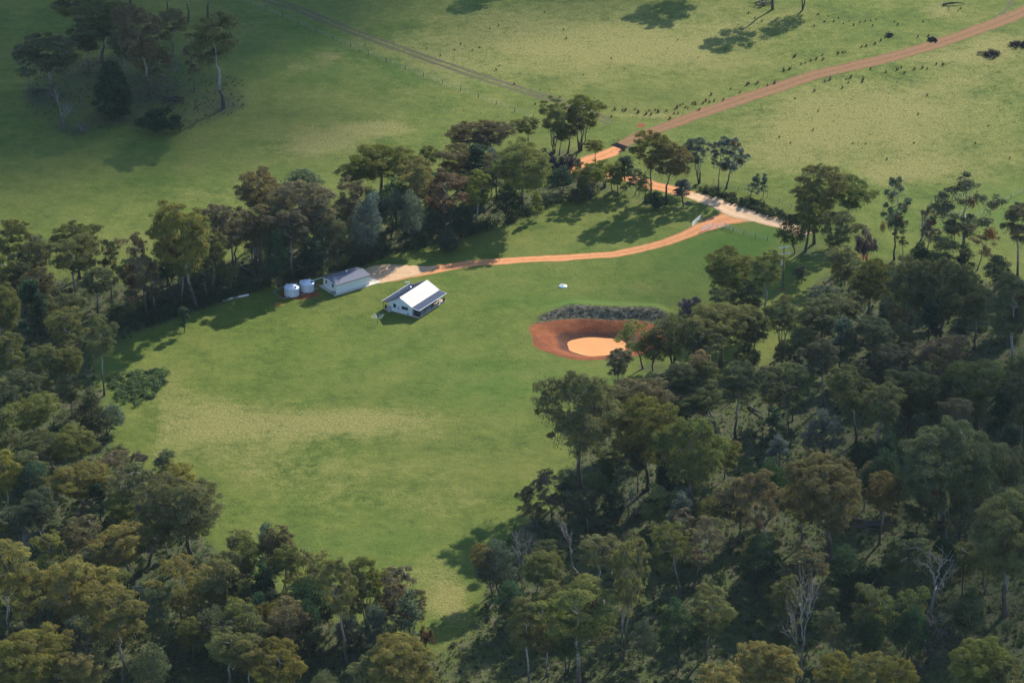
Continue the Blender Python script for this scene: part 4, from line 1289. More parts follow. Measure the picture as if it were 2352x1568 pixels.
for (x, y, s, lab) in ((0.45, 0.55, 1.0, 'dark potted plant at the back post of the house veranda'), (10.75, 12.0, 1.0, 'dark potted plant by the far corner post of the sunlit veranda'), (10.9, 0.55, .55, 'small dark pot at the foot of the front veranda post')):
    po = empty('potted_plant', H2W(x, y, .16)); tag(po, lab, 'plant')
    MB().lathe([(.01, 0), (.2 * s, 0), (.29 * s, .42 * s), (.25 * s, .42 * s), (.2 * s, .36 * s), (.01, .36 * s)], 14).build('pot', M['black'], po)
    Vv, Ff, Tt = [], [], []
    clump(np.array([0, 0, .62 * s]), .36 * s, .9, 90, np.random.default_rng(5), Vv, Ff, Tt, .2, (.10, .05), .4)
    me = mesh('foliage', np.concatenate(Vv), np.concatenate(Ff)); at = me.attributes.new('tone', 'FLOAT', 'FACE'); at.data.foreach_set('value', np.concatenate(Tt).astype(np.float32))
    fo = link('foliage', me, po, M['leaf']); fo.color = (.03, .05, .02, 1)
bq = empty('dark_round_object', H2W(9.85, 1.1, .16), RZ)  # large dark rounded form, identity left open
tag(bq, 'large black rounded object standing at the front of the veranda', 'barbecue')
MB().lathe([(.62, .02), (.85, .25), (.92, .8), (.78, 1.3), (.45, 1.6), (.02, 1.68)], 16).build('cover', M['black'], bq, smooth=True)
MB().lathe([(.5, 0.0), (.5, .02), (.3, .03)], 16).build('base', M['steel'], bq)
bb = empty('outdoor_grill', H2W(9.4, 5.2, .16), RZ); tag(bb, 'dark hooded grill in the shade of the veranda', 'grill')
MB().box(-.3, .3, -.55, .55, .75, .95).build('firebox', M['black'], bb)
MB().lathe([(.3, .95), (.28, 1.12), (.15, 1.22), (.01, 1.24)], 12).build('hood', M['black'], bb)
for a in (-.25, .25):
    for c in (-.45, .45): MB().box(a - .03, a + .03, c - .03, c + .03, 0, .75).build('leg', M['trim'], bb)

# rotary clothes line in front of the house
cx_, cy_ = G(867, 744)
cl = empty('rotary_clothesline', (cx_, cy_, 0), 0.5); tag(cl, 'rotary clothes line with white wires on the lawn by the house gable', 'clothesline')
MB().tube([(0, 0, 0), (0.05, 0, 1.1), (0, 0, 2.05)], .045, 6).build('pole', M['post'], cl)
off = np.array([1.2, 0.6])
arms = []
for k in range(4):
    a = k * math.pi / 2
    e_ = (math.cos(a) * 1.9, math.sin(a) * 1.9, 2.25)
    arms.append(e_)
    MB().tube([(0, 0, 1.85), e_], .022, 5).build('arm', M['steel'], cl)
for q in (0.45, 0.65, 0.85, 1.0):
    pts = [(a[0] * q, a[1] * q, 1.85 + .4 * q) for a in arms] + [(arms[0][0] * q, arms[0][1] * q, 1.85 + .4 * q)]
    MB().tube(pts, .013, 4).build('wire', M['white_trim'], cl)

# ---- shed ----------------------------------------------------------------
SZ = R(-53.5)
sx_, sy_ = math.cos(SZ), math.sin(SZ)
SW, SL, SE, SR = 6.1, 10.4, 2.6, 3.25
SX, SY = -45.5 - SW * sx_, 919.1 - SW * sy_
shed = empty('shed', (SX, SY, 0), SZ)
tag(shed, 'long cream shed with low grey steel roof beside the tanks', 'shed')
MB().box(-0.8, SW + .95, -1.05, SL + 3.0, -0.15, 0.10).build('slab', M['concrete'], shed)
for name, y0, y1 in (('gable_wall', 0, .12), ('gable_wall', SL - .12, SL)):
    pr = [(0, 0.1), (SW, 0.1), (SW, SE), (SW / 2, SR - .06), (0, SE)]
    n = 5
    MB().add([(x, y0, z) for x, z in pr] + [(x, y1, z) for x, z in pr], [tuple(range(n)), tuple(range(2 * n - 1, n - 1, -1))] + [(i, i + n, (i + 1) % n + n, (i + 1) % n) for i in range(n)]).build(name, M['cream_wall'], shed)
MB().box(0, .12, .12, SL - .12, .1, SE).build('side_wall', M['cream_wall'], shed)
MB().box(SW - .12, SW, .12, SL - .12, .1, SE).build('side_wall', M['cream_wall'], shed)
ribbed_plate('roof_slope', M['shed_roof'], shed, SW / 2, SR, SW + .2, SE - .01, -.25, SL + .2)
ribbed_plate('roof_slope', M['shed_roof'], shed, -.2, SE - .01, SW / 2, SR, -.25, SL + .2)
MB().add([(SW / 2 - .2, -.27, SR - .03), (SW / 2, -.27, SR + .04), (SW / 2 + .2, -.27, SR - .03), (SW / 2 - .2, SL + .22, SR - .03), (SW / 2, SL + .22, SR + .04), (SW / 2 + .2, SL + .22, SR - .03)], [(0, 1, 4, 3), (1, 2, 5, 4), (0, 2, 1), (3, 4, 5)]).build('ridge_cap', M['shed_roof'], shed)
MB().box(SW + .2, SW + .31, -.25, SL + .2, SE - .12, SE).build('gutter', M['trim'], shed)
MB().box(-.31, -.2, -.25, SL + .2, SE - .12, SE).build('gutter', M['trim'], shed)
for (x0, z0, x1, z1) in ((-.2, SE, SW / 2, SR), (SW / 2, SR, SW + .2, SE)):
    plate('barge_board', M['trim'], shed, x0, z0 + .02, x1, z1 + .02, -.30, -.255, .10)
    plate('fascia', M['white_trim'], shed, x0, z0 - .10, x1, z1 - .10, -.29, -.255, .14)
window(shed, 'y-', 1.15, 1.75, 1.3, 2.2, 0, 1)
window(shed, 'y-', 4.15, 4.85, 1.3, 2.2, 0, 1)
d_ = MB().box(2.2, 3.05, -.05, -.003, .12, 2.1).build('door', M['cream_wall'], shed)
MB().box(2.25, 2.33, -.1, -.051, .95, 1.25).build('handle', M['trim'], d_)
MB().box(2.4, 3.9, SL + .003, SL + .05, .12, 2.2).build('roller_door', M['white_wall'], shed)
MB().lathe([(.17, 3.0), (.17, 3.62), (.30, 3.66), (.30, 3.85), (.02, 3.95)], 12, SW / 2 - .5, 5.6).build('flue', M['steel'], shed)


def S2W(x, y, z=0.0):
    return (SX + x * sx_ - y * sy_, SY + x * sy_ + y * sx_, z)


hp = empty('grey_heap', S2W(5.6, -.55, .1), SZ); tag(hp, 'small dark heap under a cover at the shed corner', 'heap')
MB().lathe([(.75, 0), (.78, .2), (.6, .42), (.25, .5), (.02, .52)], 12).build('cover', M['grey_timber'], hp, smooth=True)

# ---- water tanks ------------------------------------------------------------
for i, (tx, ty, lab) in enumerate(((-57.05, 918.8, 'zinc water tank with ladder rungs, farther from the shed'), (-53.25, 921.6, 'zinc water tank with inlet pipe, nearer the shed'))):
    t = empty('water_tank', (tx, ty, 0), 0.2 + .3 * i); tag(t, lab, 'water tank', 'water tanks beside the shed')
    RT, HT = 1.93, 2.12
    prof = [(RT, 0)]
    for k in range(14):
        z = HT * (k + .5) / 14
        prof += [(RT + .022, z), (RT, z + HT / 28)]
    MB().lathe(prof, 40).build('body', M['tank'], t, smooth=True)
    rf = MB().lathe([(RT + .06, HT - .02), (RT + .06, HT + .03), (.3, HT + .72), (.02, HT + .76)], 32).build('roof', M['tank_roof'], t)
    for k in range(8):
        a = k * math.pi / 4
        c, s_ = math.cos(a), math.sin(a)
        MB().tube([(c * .3, s_ * .3, HT + .76), (c * (RT + .04), s_ * (RT + .04), HT + .07)], .045, 4).build('rib', M['tank_roof'], rf)
    h_ = MB().lathe([(.26, HT + .30), (.26, HT + .52), (.02, HT + .54)], 12, .95, -1.0).build('hatch', M['black'], t)
    for k in range(2):
        a = 2.2 - k * 1.5
        MB().tube([(math.cos(a) * 1.2, math.sin(a) * 1.2, HT + .35), (math.cos(a) * 2.0, math.sin(a) * 2.0, HT + .30)], .09, 6).build('overflow_pipe', M['white_trim'], t)
    if i == 0:
        for k in range(6):
            a = -0.95
            z = .25 + k * .3
            MB().box(-.16, .16, -RT - .14, -RT - .03, z, z + .05).build('ladder_rung', M['white_trim'], t)
            t.children[-1].rotation_euler = (0, 0, .75)
    else:
        a = -0.65
        MB().tube([(math.cos(a) * (RT + .08), math.sin(a) * (RT + .08), HT + .25), (math.cos(a) * (RT + .08), math.sin(a) * (RT + .08), .1)], .06, 6).build('downpipe', M['trim'], t)
p0 = S2W(-.2, -.3, 2.45)
pi_ = MB().tube([p0, (-51.9, 922.2, 2.32), (-52.6, 921.9, 2.4)], .07, 6).build('rain_pipe', M['white_trim'])
tag(pi_, 'white rain pipe running from the shed eave to the tank', 'pipe')
EDG = [((627, 671), (653, 657)), ((627, 672), (649, 686)), ((650, 686), (700, 675)), ((700, 675), (738, 662)), ((738, 662), (722, 651))]
EL = ['upper west sleeper edging the tank pad', 'sleeper closing the west end of the tank pad', 'long sleeper along the lower edge of the tank pad', 'sleeper edging the tank pad toward the shed slab', 'short sleeper beside the shed at the tank pad']
for (a, b2), lab in zip(EDG, EL):
    A, B = G(*a), G(*b2)
    dx, dy = B[0] - A[0], B[1] - A[1]
    L_ = math.hypot(dx, dy)
    o = MB().box(0.06, L_ - .06, -.08, .08, 0, .2).build('timber_sleeper', M['grey_timber'], None, (A[0], A[1], 0))
    o.rotation_euler = (0, 0, math.atan2(dy, dx))
    tag(o, 'weathered ' + lab, 'sleeper', 'sleepers edging the tank pad')
A, B = G(513, 691), G(571, 678)
o = MB().box(0, math.hypot(B[0] - A[0], B[1] - A[1]), -.25, .25, .05, .3).build('timber_beam', M['white_trim'], None, (A[0], A[1], 0))
o.rotation_euler = (0, 0, math.atan2(B[1] - A[1], B[0] - A[0])); tag(o, 'long white board lying in the grass west of the tanks', 'board')

# ---- septic cover --------------------------------------------------------------
cx_, cy_ = G(1293, 658)
sp = empty('septic_tank_lid', (cx_, cy_, 0), .3); tag(sp, 'pale mint ribbed tank lid set in the lawn above the dam', 'tank lid')
MB().lathe([(1.12, -.05), (1.12, .14), (1.0, .26), (.5, .46), (.02, .5)], 24).build('dome', M['mint'], sp)
for k in range(5):
    a = k * 2 * math.pi / 5
    MB().tube([(math.cos(a) * .25, math.sin(a) * .25, .51), (math.cos(a) * 1.08, math.sin(a) * 1.08, .23)], .05, 4).build('rib', M['green_paint'], sp)
MB().lathe([(.22, .48), (.22, .58), (.02, .6)], 12).build('cap', M['green_paint'], sp)


# ---- fences and gates -------------------------------------------------------------
def rail_panel(name, a, b2, h, rails, m, label, cat, group=None, posts=True, pr=.06, rr=.045, nposts=2):
    A, B = G(*a), G(*b2)
    L_ = math.hypot(B[0] - A[0], B[1] - A[1])
    t = empty(name, (A[0], A[1], 0), math.atan2(B[1] - A[1], B[0] - A[0]))
    tag(t, label, cat, group)
    for k in range(rails):
        z = h * (.22 + .78 * k / (rails - 1)) - .06
        MB().tube([(0, 0, z), (L_, 0, z)], rr, 6).build('rail', m, t)
    for k in range(nposts):
        x = L_ * k / (nposts - 1)
        MB().tube([(x, 0, -.2), (x, 0, h + .04)], pr, 6).build('post', m, t)
    return t


rail_panel('farm_gate', (1589.5, 521), (1610, 502.5), 1.25, 4, M['white_paint'], 'open white four-rail gate leaf on the upper side of the driveway', 'gate', 'farm gates of the driveway', nposts=3)
rail_panel('farm_gate', (1612.5, 530), (1636, 520.5), 1.2, 3, M['white_paint'], 'open white gate leaf swung back along the driveway edge', 'gate', 'farm gates of the driveway', nposts=3, rr=.03)
rail_panel('rail_fence', (1612, 531.5), (1665, 522), 1.35, 4, M['white_paint'], 'long rail fence wing below the driveway gateway', 'fence', 'rail fences at the gateway', nposts=4)
rail_panel('rail_fence', (1665.6, 522), (1683.5, 531), 1.3, 4, M['green_paint'], 'short greenish rail fence wing turning away from the gateway', 'fence', 'rail fences at the gateway', nposts=3)


def wire_fence(name, pts, label, group=None, h=1.25, pr=.09, drop=3, seed=1, wires=4, m=None):
    rnd = random.Random(seed)
    P = [G(*p) for p in pts]
    t = empty(name, (P[0][0], P[0][1], 0)); tag(t, label, 'fence', group)
    loc = [(x - P[0][0], y - P[0][1]) for x, y in P]
    for i, (x, y) in enumerate(loc):
        hh = h * rnd.uniform(.95, 1.12)
        lean = rnd.uniform(-.06, .06)
        MB().tube([(x, y, -.2), (x + lean, y, hh)], [pr * 1.05, pr * .9], 7).build('post', m or M['post'], t)
        if i:
            x0, y0 = loc[i - 1]
            for k in range(drop):
                u = (k + 1) / (drop + 1)
                MB().box(-.02, .02, -.02, .02, 0, h * .88).build('dropper', M['grey_timber'], t, (x0 + (x - x0) * u, y0 + (y - y0) * u, 0))
            for k in range(wires):
                z = h * (.25 + .7 * k / (wires - 1))
                MB().tube([(x0, y0, z), (x, y, z)], .008, 3, False).build('wire', M['steel'], t)
    return t


wire_fence('wire_fence', [(540, -8), (575, 9), (611, 24), (648, 40), (685, 55), (725, 73), (765, 91), (805, 108), (846, 126), (887.5, 142.5), (931, 160), (973, 176), (1016, 192.5), (1057.5, 209), (1099, 225), (1140, 240.5), (1182, 257), (1225, 273)],
           'post and wire fence running down beside the farm track', None, 1.35, .10, 3, 2)
wire_fence('wire_fence', [(1684, 531.5), (1708.5, 538.5), (1735, 546), (1762, 553)], 'short post and wire fence beyond the rail fence wing', None, 1.2, .08, 2, 3)
wire_fence('wire_fence', [(1640, 420), (1668, 428), (1696, 437), (1725, 446), (1763, 453), (1790, 466), (1817, 478), (1850, 490)], 'post and wire fence above the pale side track', None, 1.2, .06, 3, 4)
wire_fence('wire_fence', [(1440, 438), (1468, 449), (1500, 463)], 'short leaning fence by the saplings near the junction', None, 1.2, .09, 2, 5)
wire_fence('wire_fence', [(2130, 545), (2200, 520), (2260, 490), (2322, 455), (2360, 435), (2420, 405)], 'post and wire fence along the green strip farthest east', None, 1.2, .08, 3, 6)

cg = empty('cattle_grid', (*G(1424, 337), 0), 0); tag(cg, 'dark steel cattle grid across the road where it turns', 'cattle grid')
A, B = np.array(G(1410, 331)), np.array(G(1438, 341))
d = (B - A); L_ = np.linalg.norm(d); d /= L_; nn_ = np.array([-d[1], d[0]])
c0 = np.array(G(1424, 337))
for k in range(9):
    q = (k - 4) * .28
    p0 = A - c0 + nn_ * q; p1 = B - c0 + nn_ * q
    MB().tube([(p0[0], p0[1], .06), (p1[0], p1[1], .06)], .08, 5).build('rail', M['rust'], cg)
for e_ in (A - c0, B - c0):
    MB().tube([(e_[0] - nn_[0] * 1.4, e_[1] - nn_[1] * 1.4, .03), (e_[0] + nn_[0] * 1.4, e_[1] + nn_[1] * 1.4, .03)], .1, 5).build('side_beam', M['rust'], cg)
rail_panel('rail_fence', (1409, 329), (1420, 325.5), 1.2, 3, M['rust'], 'rusty wing panel at the cattle grid', 'fence', None, nposts=2)
bl = empty('burnt_stump', (*G(1431, 345), 0)); tag(bl, 'charred stump in the grass just below the cattle grid', 'stump')
for k in range(7):
    a = k * .9
    MB().tube([(0, 0, .2), (math.cos(a) * .9, math.sin(a) * .9, .35 + .5 * (k % 3))], [.3, .1], 6).build('log', M['charred'], bl)

# ---- power pole ---------------------------------------------------------------------
gx, gy = G(1798, 661)
PH = height_at(gy, 567)
pp = empty('power_pole', (gx, gy, 0)); tag(pp, 'timber power pole with two crossarms and a white transformer', 'power pole')
MB().tube([(0, 0, -.3), (0, 0, PH)], [.2, .13], 9).build('pole', M['pole'], pp)
for z, L_, dz in ((PH - .15, 1.35, .32), (PH - 1.9, 1.55, .32)):
    ar = MB().tube([(-L_, -.5, z), (L_, .5, z)], .13, 4).build('crossarm', M['white_trim'], pp)
    for q in (-.95, -.75, .75, .95):
        MB().lathe([(.07, z + .05), (.09, z + .16), (.05, z + .22), (.02, z + .32)] if z > PH - 1 else [(.06, z - .1), (.09, z - .3), (.06, z - .5), (.02, z - .55)], 8, q * L_, q * .5).build('insulator', M['insulator'], ar)
tf = MB().lathe([(.3, PH - 5.0), (.33, PH - 4.95), (.33, PH - 4.2), (.02, PH - 4.1)], 12, -.45, -.1).build('transformer', M['white_trim'], pp)
for k in range(2): MB().lathe([(.06, PH - 4.15), (.08, PH - 4.0), (.03, PH - 3.75)], 8, -.55 + .2 * k, -.1).build('bushing', M['insulator'], tf)
for q in (-1, 1):
    x0, y0 = gx + q * 1.2, gy + q * .45
    pts = []
    for k in range(13):
        u = k / 12
        pts.append((x0 + 120 * u, y0 - 66 * u, PH + .1 + 2 * u - 3.0 * 4 * u * (1 - u)))
    w_ = MB().tube(pts, .012, 4, False).build('power_line', M['steel'])
    tag(w_, 'thin power line from the %s end of the pole crossarm' % ('far' if q > 0 else 'near'), 'power line', 'power lines from the pole')


# ---- fallen timber -------------------------------------------------------------------
def log_heap(px, py, wid, n, label, name='log_heap', m='dead_bark', hgt=.8, cat='logs', seed=1, ang=None, parallel=.35):
    rnd = random.Random(seed)
    x, y = G(px, py)
    s = wid / ppm(y)
    t = empty(name, (x, y, 0)); tag(t, label, cat)
    for k in range(n):
        L_ = s * rnd.uniform(.35, .95)
        a = (ang if ang is not None else rnd.uniform(0, 3.14)) + rnd.gauss(0, parallel)
        cx, cy = rnd.gauss(0, s * .12), rnd.gauss(0, s * .12)
        z0 = rnd.uniform(.1, .25) + hgt * rnd.random()
        z1 = rnd.uniform(.1, .25) + hgt * rnd.random() * .6
        r = rnd.uniform(.06, .20)
        p0 = Vector((cx - math.cos(a) * L_ / 2, cy - math.sin(a) * L_ / 2, z0)); p1 = Vector((cx + math.cos(a) * L_ / 2, cy + math.sin(a) * L_ / 2, z1))
        mid = (p0 + p1) / 2 + Vector((rnd.gauss(0, L_ * .06), rnd.gauss(0, L_ * .06), rnd.uniform(0, .2)))
        MB().tube([p0, mid, p1], [r, r * .85, r * .5], 6).build('log', M[m], t)
    return t


def fallen(px0, py0, px1, py1, r, label, m='dead_bark', branches=3, seed=1, name='fallen_log'):
    rnd = random.Random(seed)
    A, B = G(px0, py0), G(px1, py1)
    t = empty(name, (A[0], A[1], 0)); tag(t, label, 'log')
    d = Vector((B[0] - A[0], B[1] - A[1], 0))
    pts = [Vector((0, 0, r)), d * .35 + Vector((0, 0, r + .2)), d * .7 + Vector((rnd.gauss(0, .3), rnd.gauss(0, .3), r + .4)), d + Vector((0, 0, r * .8))]
    MB().tube(pts, [r, r * .85, r * .6, r * .3], 7).build('stem', M[m], t)
    for k in range(branches):
        p = pts[1 + k % 3]
        e_ = p + Vector((rnd.gauss(0, d.length * .18), rnd.gauss(0, d.length * .18), rnd.uniform(.5, 1.6)))
        MB().tube([p, (p + e_) / 2 + Vector((0, 0, .3)), e_], [r * .5, r * .35, r * .15], 5).build('branch', M[m], t)
    return t


log_heap(1340, 1468, 120, 22, 'heap of grey split logs in the open wood by a stump', ang=.25, seed=3)
log_heap(187, 305, 60, 16, 'pile of grey broken branches in the upper paddock clump', hgt=3.0, ang=1.2, parallel=.7, seed=4)
log_heap(300, 212, 40, 8, 'small pale branch heap under the mistletoe gum in the upper clump', hgt=1.6, parallel=1.0, seed=5)
log_heap(380, 186, 30, 8, 'pale fallen branches between the trunks of the upper clump', hgt=1.5, parallel=1.0, seed=6)
log_heap(395, 232, 70, 14, 'low heap of dark sticks near the tall gum of the upper clump', m='dark_bark', hgt=.7, parallel=.9, seed=7)
log_heap(82, 213, 50, 10, 'dark log pile at the left of the upper clump', m='dark_bark', hgt=.6, parallel=.4, ang=0, seed=8)
log_heap(2015, 1206, 110, 16, 'long heap of grey timber on the brown slope', ang=-.1, hgt=.7, parallel=.2, seed=9)
log_heap(2100, 1535, 60, 12, 'heap of dead sticks low on the brown slope', m='dark_bark', ang=-.9, parallel=.3, hgt=.9, seed=10)
log_heap(135, 1228, 36, 8, 'small heap of rotting logs in the southwest wood', m='dark_bark', ang=.4, parallel=.4, seed=12)
log_heap(640, 1478, 50, 14, 'dark brush heap in the open stand below the clearing', m='dark_bark', hgt=1.2, parallel=.8, seed=13)
log_heap(1755, 10, 60, 14, 'pale dead branches under the top paddock trees', hgt=1.8, parallel=.7, seed=14)
fallen(1718, 933, 1755, 962, .28, 'pale fallen trunk with forked limbs in the dark wood', branches=4, seed=2)
fallen(1670, 1022, 1716, 1008, .22, 'dark log on the open floor of the dark wood', 'dark_bark', 1, 3)
fallen(1385, 1372, 1395, 1440, .26, 'thick leaning log at the log heap stump', branches=2, seed=4)
fallen(2165, 13, 2215, 10, .35, 'dark log in the dry grass at the far upper road', 'dark_bark', 1, 5)
fallen(548, 612, 588, 636, .4, 'thick pale log lying at the edge of the belt', branches=2, seed=6)
fallen(1318, 395, 1352, 425, .2, 'pale broken trunk leaning in the shrubs near the bend', branches=2, seed=7)
fallen(1400, 1188, 1460, 1168, .22, 'pale fallen branch across the wood below the dam stand', branches=4, seed=8)
fallen(1300, 1166, 1345, 1150, .18, 'thin pale branch where the wood juts into the clearing', branches=4, seed=9)

# ---- burnt heaps by the road ------------------------------------------------------------
for px, py, w_, lab, sd in ((2274, 128, 46, 'black burnt heap in the dry grass below the road', 1), (2348, 104, 50, 'black burnt heap farthest up beside the road', 2), (2140, 92, 20, 'small dark brush heap above the road', 3), (2043, 82, 18, 'dark brush heap in the middle of the upper paddock verge', 4)):
    rng = np.random.default_rng(sd)
    x, y = G(px, py)
    s = w_ / ppm(y)
    t = empty('burnt_heap', (x, y, 0)); tag(t, lab, 'brush heap', 'burnt heaps near the road')
    Vv, Ff, Tt = [], [], []
    for k in range(14):
        c = np.array([rng.normal(0, s * .22), rng.normal(0, s * .22), .35])
        clump(c, s * .17, .7, 90, rng, Vv, Ff, Tt, .3, (.28, .07), .5)
    me = mesh('twigs', np.concatenate(Vv), np.concatenate(Ff)); link('twigs', me, t, M['charred'])
    for k in range(9):
        a = rng.uniform(0, 6.28)
        MB().tube([(rng.normal(0, s * .2), rng.normal(0, s * .2), .1), (math.cos(a) * s * .45, math.sin(a) * s * .45, rng.uniform(.3, 1.3))], [.12, .05], 5).build('stick', M['charred'], t)


# ---- tussocks: each a tuft of blades -------------------------------------------------------
def tuft_mesh(seed, n=26, h=.85, r=.32):
    rng = np.random.default_rng(seed)
    v, f = [], []
    for k in range(n):
        a = rng.uniform(0, 6.28); q = rng.uniform(0, .6) * r
        b0 = np.array([math.cos(a) * q, math.sin(a) * q, -.03])
        lean = rng.uniform(.1, .9) * r * 1.5
        t = np.array([math.cos(a) * (q + lean), math.sin(a) * (q + lean), h * rng.uniform(.6, 1.0)])
        w = np.array([-math.sin(a), math.cos(a), 0]) * .075
        i = len(v)
        v += [b0 - w, b0 + w, t]
        f.append((i, i + 1, i + 2))
    me = mesh('tussock', v, f)
    at = me.attributes.new('tone', 'FLOAT', 'FACE'); at.data.foreach_set('value', rng.random(n).astype(np.float32))
    me.materials.append(M['leaf'])
    return me


TUFT = [tuft_mesh(50 + i) for i in range(5)]
TGROUPS = [
    ('reddish rush tussock on the upper verge of the red road', [(1405, 268), (1412, 252), (1430, 254), (1437, 254), (1458, 252), (1467, 258), (1485, 262), (1492, 255), (1496, 263), (1505, 254), (1512, 258), (1530, 256), (1538, 272), (1548, 262), (1555, 249), (1558, 262), (1563, 243), (1570, 240), (1575, 246), (1580, 250), (1590, 238), (1598, 240), (1606, 252), (1615, 237), (1622, 232), (1630, 236), (1634, 218), (1640, 232), (1660, 230), (1678, 205), (1700, 212), (1715, 195), (1720, 193), (1740, 190), (1762, 197), (1780, 192)], (.105, .066, .034)),
    ('dark rush tussock along the lower verge of the red road', [(1895, 187), (1907, 182), (1945, 182), (1948, 190), (1955, 178), (1980, 188), (1983, 182), (2000, 160), (2035, 167), (2062, 160), (2070, 155), (2078, 168), (2100, 160), (2118, 157), (2130, 158), (2150, 148), (2165, 150), (1935, 203), (1870, 210)], (.075, .062, .034)),
    ('dark rush tussock beside the upper road bend', [(1827, 130), (1840, 148), (1850, 145), (1862, 140), (1875, 136), (1890, 138), (1925, 124), (1935, 122), (1942, 120), (1980, 108), (1990, 106), (2010, 101), (2024, 95), (2036, 86), (2110, 85), (2132, 82), (1800, 162), (1815, 158), (1824, 132), (1890, 128)], (.080, .064, .036)),
    ('brown tussock scattered over the top paddock', [(1241, 208), (1262, 206), (1229, 240), (1286, 224), (1182, 193), (1340, 172), (1436, 159), (1404, 134), (1557, 91), (1534, 111), (1300, 90), (1252, 29), (1295, 70), (1147, 152), (1140, 161), (1145, 60), (1124, 66), (1086, 117), (1102, 110), (1059, 103), (1044, 115), (980, 111), (1012, 128), (826, 119), (839, 107)], (.085, .070, .038)),
    ('small dark tussock in the east paddock', [(2060, 189), (2100, 330), (2038, 366), (1960, 330), (2110, 262), (1816, 330), (2320, 364), (2270, 290), (1990, 330), (2130, 220), (2180, 300), (1880, 255), (1940, 400), (2240, 330), (1825, 226), (1790, 316), (1868, 300)], (.06, .058, .030)),
    ('dark bush tussock under the upper right paddock trees', [(1885, 45), (1895, 52), (1902, 38), (1915, 50), (1925, 42), (1938, 55), (1950, 48), (1962, 58), (1975, 52), (1988, 50), (2000, 48), (2012, 46), (2005, 60), (1870, 60), (1880, 35), (2055, 50), (2062, 58), (2120, 50), (2135, 48), (2200, 25), (2206, 20), (1720, 30), (1735, 42), (1750, 50), (1765, 55)], (.045, .050, .028)),
]
rnd = random.Random(8)
for lab, pts, colr in TGROUPS:
    for (px, py) in pts:
        x, y = G(px + rnd.uniform(-1, 1), py + rnd.uniform(-1, 1))
        o = link('tussock', rnd.choice(TUFT), None, None, (x, y, 0))
        s = rnd.uniform(.75, 1.5) if 'road' in lab else rnd.uniform(.45, 1.0)
        o.scale = (s * 1.15, s * 1.15, s); o.rotation_euler = (0, 0, rnd.uniform(0, 6.28))
        k = rnd.uniform(1.0, 1.9)
        o.color = (colr[0] * k, colr[1] * k, colr[2] * k, 1)
        tag(o, lab, 'tussock', lab.replace('tussock', 'tussocks'))

# ---- ground cover nobody could count ------------------------------------------------------------
def cover(name, spots, blades, hgt, rad, wid, colr, seed, label=None):
    """spots: array of x, y, scale"""
    rng = np.random.default_rng(seed)
    n = len(spots)
    S = np.repeat(spots, blades, axis=0)
    z = np.repeat(terrain(spots[:, 0], spots[:, 1])[0], blades)
    a = rng.uniform(0, 6.283, len(S))
    q = rng.uniform(0, .7, len(S)) * rad * S[:, 2]
    lean = rng.uniform(.2, 1.1, len(S)) * rad * S[:, 2]
    b0 = np.stack([S[:, 0] + np.cos(a) * q, S[:, 1] + np.sin(a) * q, z - .02], 1)
    t = b0 + np.stack([np.cos(a) * lean, np.sin(a) * lean, hgt * S[:, 2] * rng.uniform(.5, 1.1, len(S))], 1)
    w = np.stack([-np.sin(a), np.cos(a), 0 * a], 1) * (wid * S[:, 2])[:, None]
    v = np.stack([b0 - w, b0 + w, t], 1).reshape(-1, 3)
    f = np.arange(len(v)).reshape(-1, 3)
    me = mesh(name, v, f)
    at = me.attributes.new('tone', 'FLOAT', 'FACE')
    tone = np.clip(np.repeat(rng.normal(.5, .2, n), blades) + rng.normal(0, .12, len(S)), 0, 1)
    at.data.foreach_set('value', tone.astype(np.float32))
    o = link(name, me, None, M['leaf'])
    o.color = colr + (1,)
    tag(o, label, None, None, 'stuff')
    return o


def scatter(polys, n, seed, smin=.5, smax=1.4):
    rng = np.random.default_rng(seed)
    out = []
    for poly, share in polys:
        P = np.array(poly)
        lo, hi = P.min(0), P.max(0)
        got = []
        while sum(len(g) for g in got) < n * share:
            q = rng.uniform(lo, hi, (4000, 2))
            got.append(q[in_poly(q[:, 0], q[:, 1], poly)])
        q = np.concatenate(got)[:int(n * share)]
        out.append(q)
    q = np.concatenate(out)
    X, Y = np.array([G(a, b) for a, b in q]).T
    k = (np.abs(X) < 172) & (Y > 695)
    r = terrain(X, Y)[1]
    k &= (r > 1.02)
    return np.stack([X, Y, rng.uniform(smin, smax, len(X))], 1)[k]


# woodland floor grasses and fern clumps
cover('undergrowth', scatter([(WOODS[0], .58), (WOODS[1], .39), (WOODS[2], .03)], 40000, 1, .35, 1.3), 5, .42, .40, .13, (.075, .085, .032), 1, 'low grassy undergrowth on the woodland floor')
# leafy understorey shrubs read as one mass
rng = np.random.default_rng(21)
sh = scatter([(WOODS[0], .52), (WOODS[1], .48)], 4200, 5, .35, 1.5)
Vv, Ff, Tt = [], [], []
for x, y, s in sh:
    clump(np.array([x, y, gz(x, y) + .45 * s]), .8 * s, .7, 46, rng, Vv, Ff, Tt, .5, (.20, .12), float(np.clip(rng.normal(.5, .2), .1, .9)))
me = mesh('understorey_shrubbery', np.concatenate(Vv), np.concatenate(Ff))
at = me.attributes.new('tone', 'FLOAT', 'FACE'); at.data.foreach_set('value', np.concatenate(Tt).astype(np.float32))
o = link('understorey_shrubbery', me, None, M['leaf']); o.color = (.050, .072, .026, 1)
tag(o, 'mixed low green understorey shrubbery between the trunks', None, None, 'stuff')
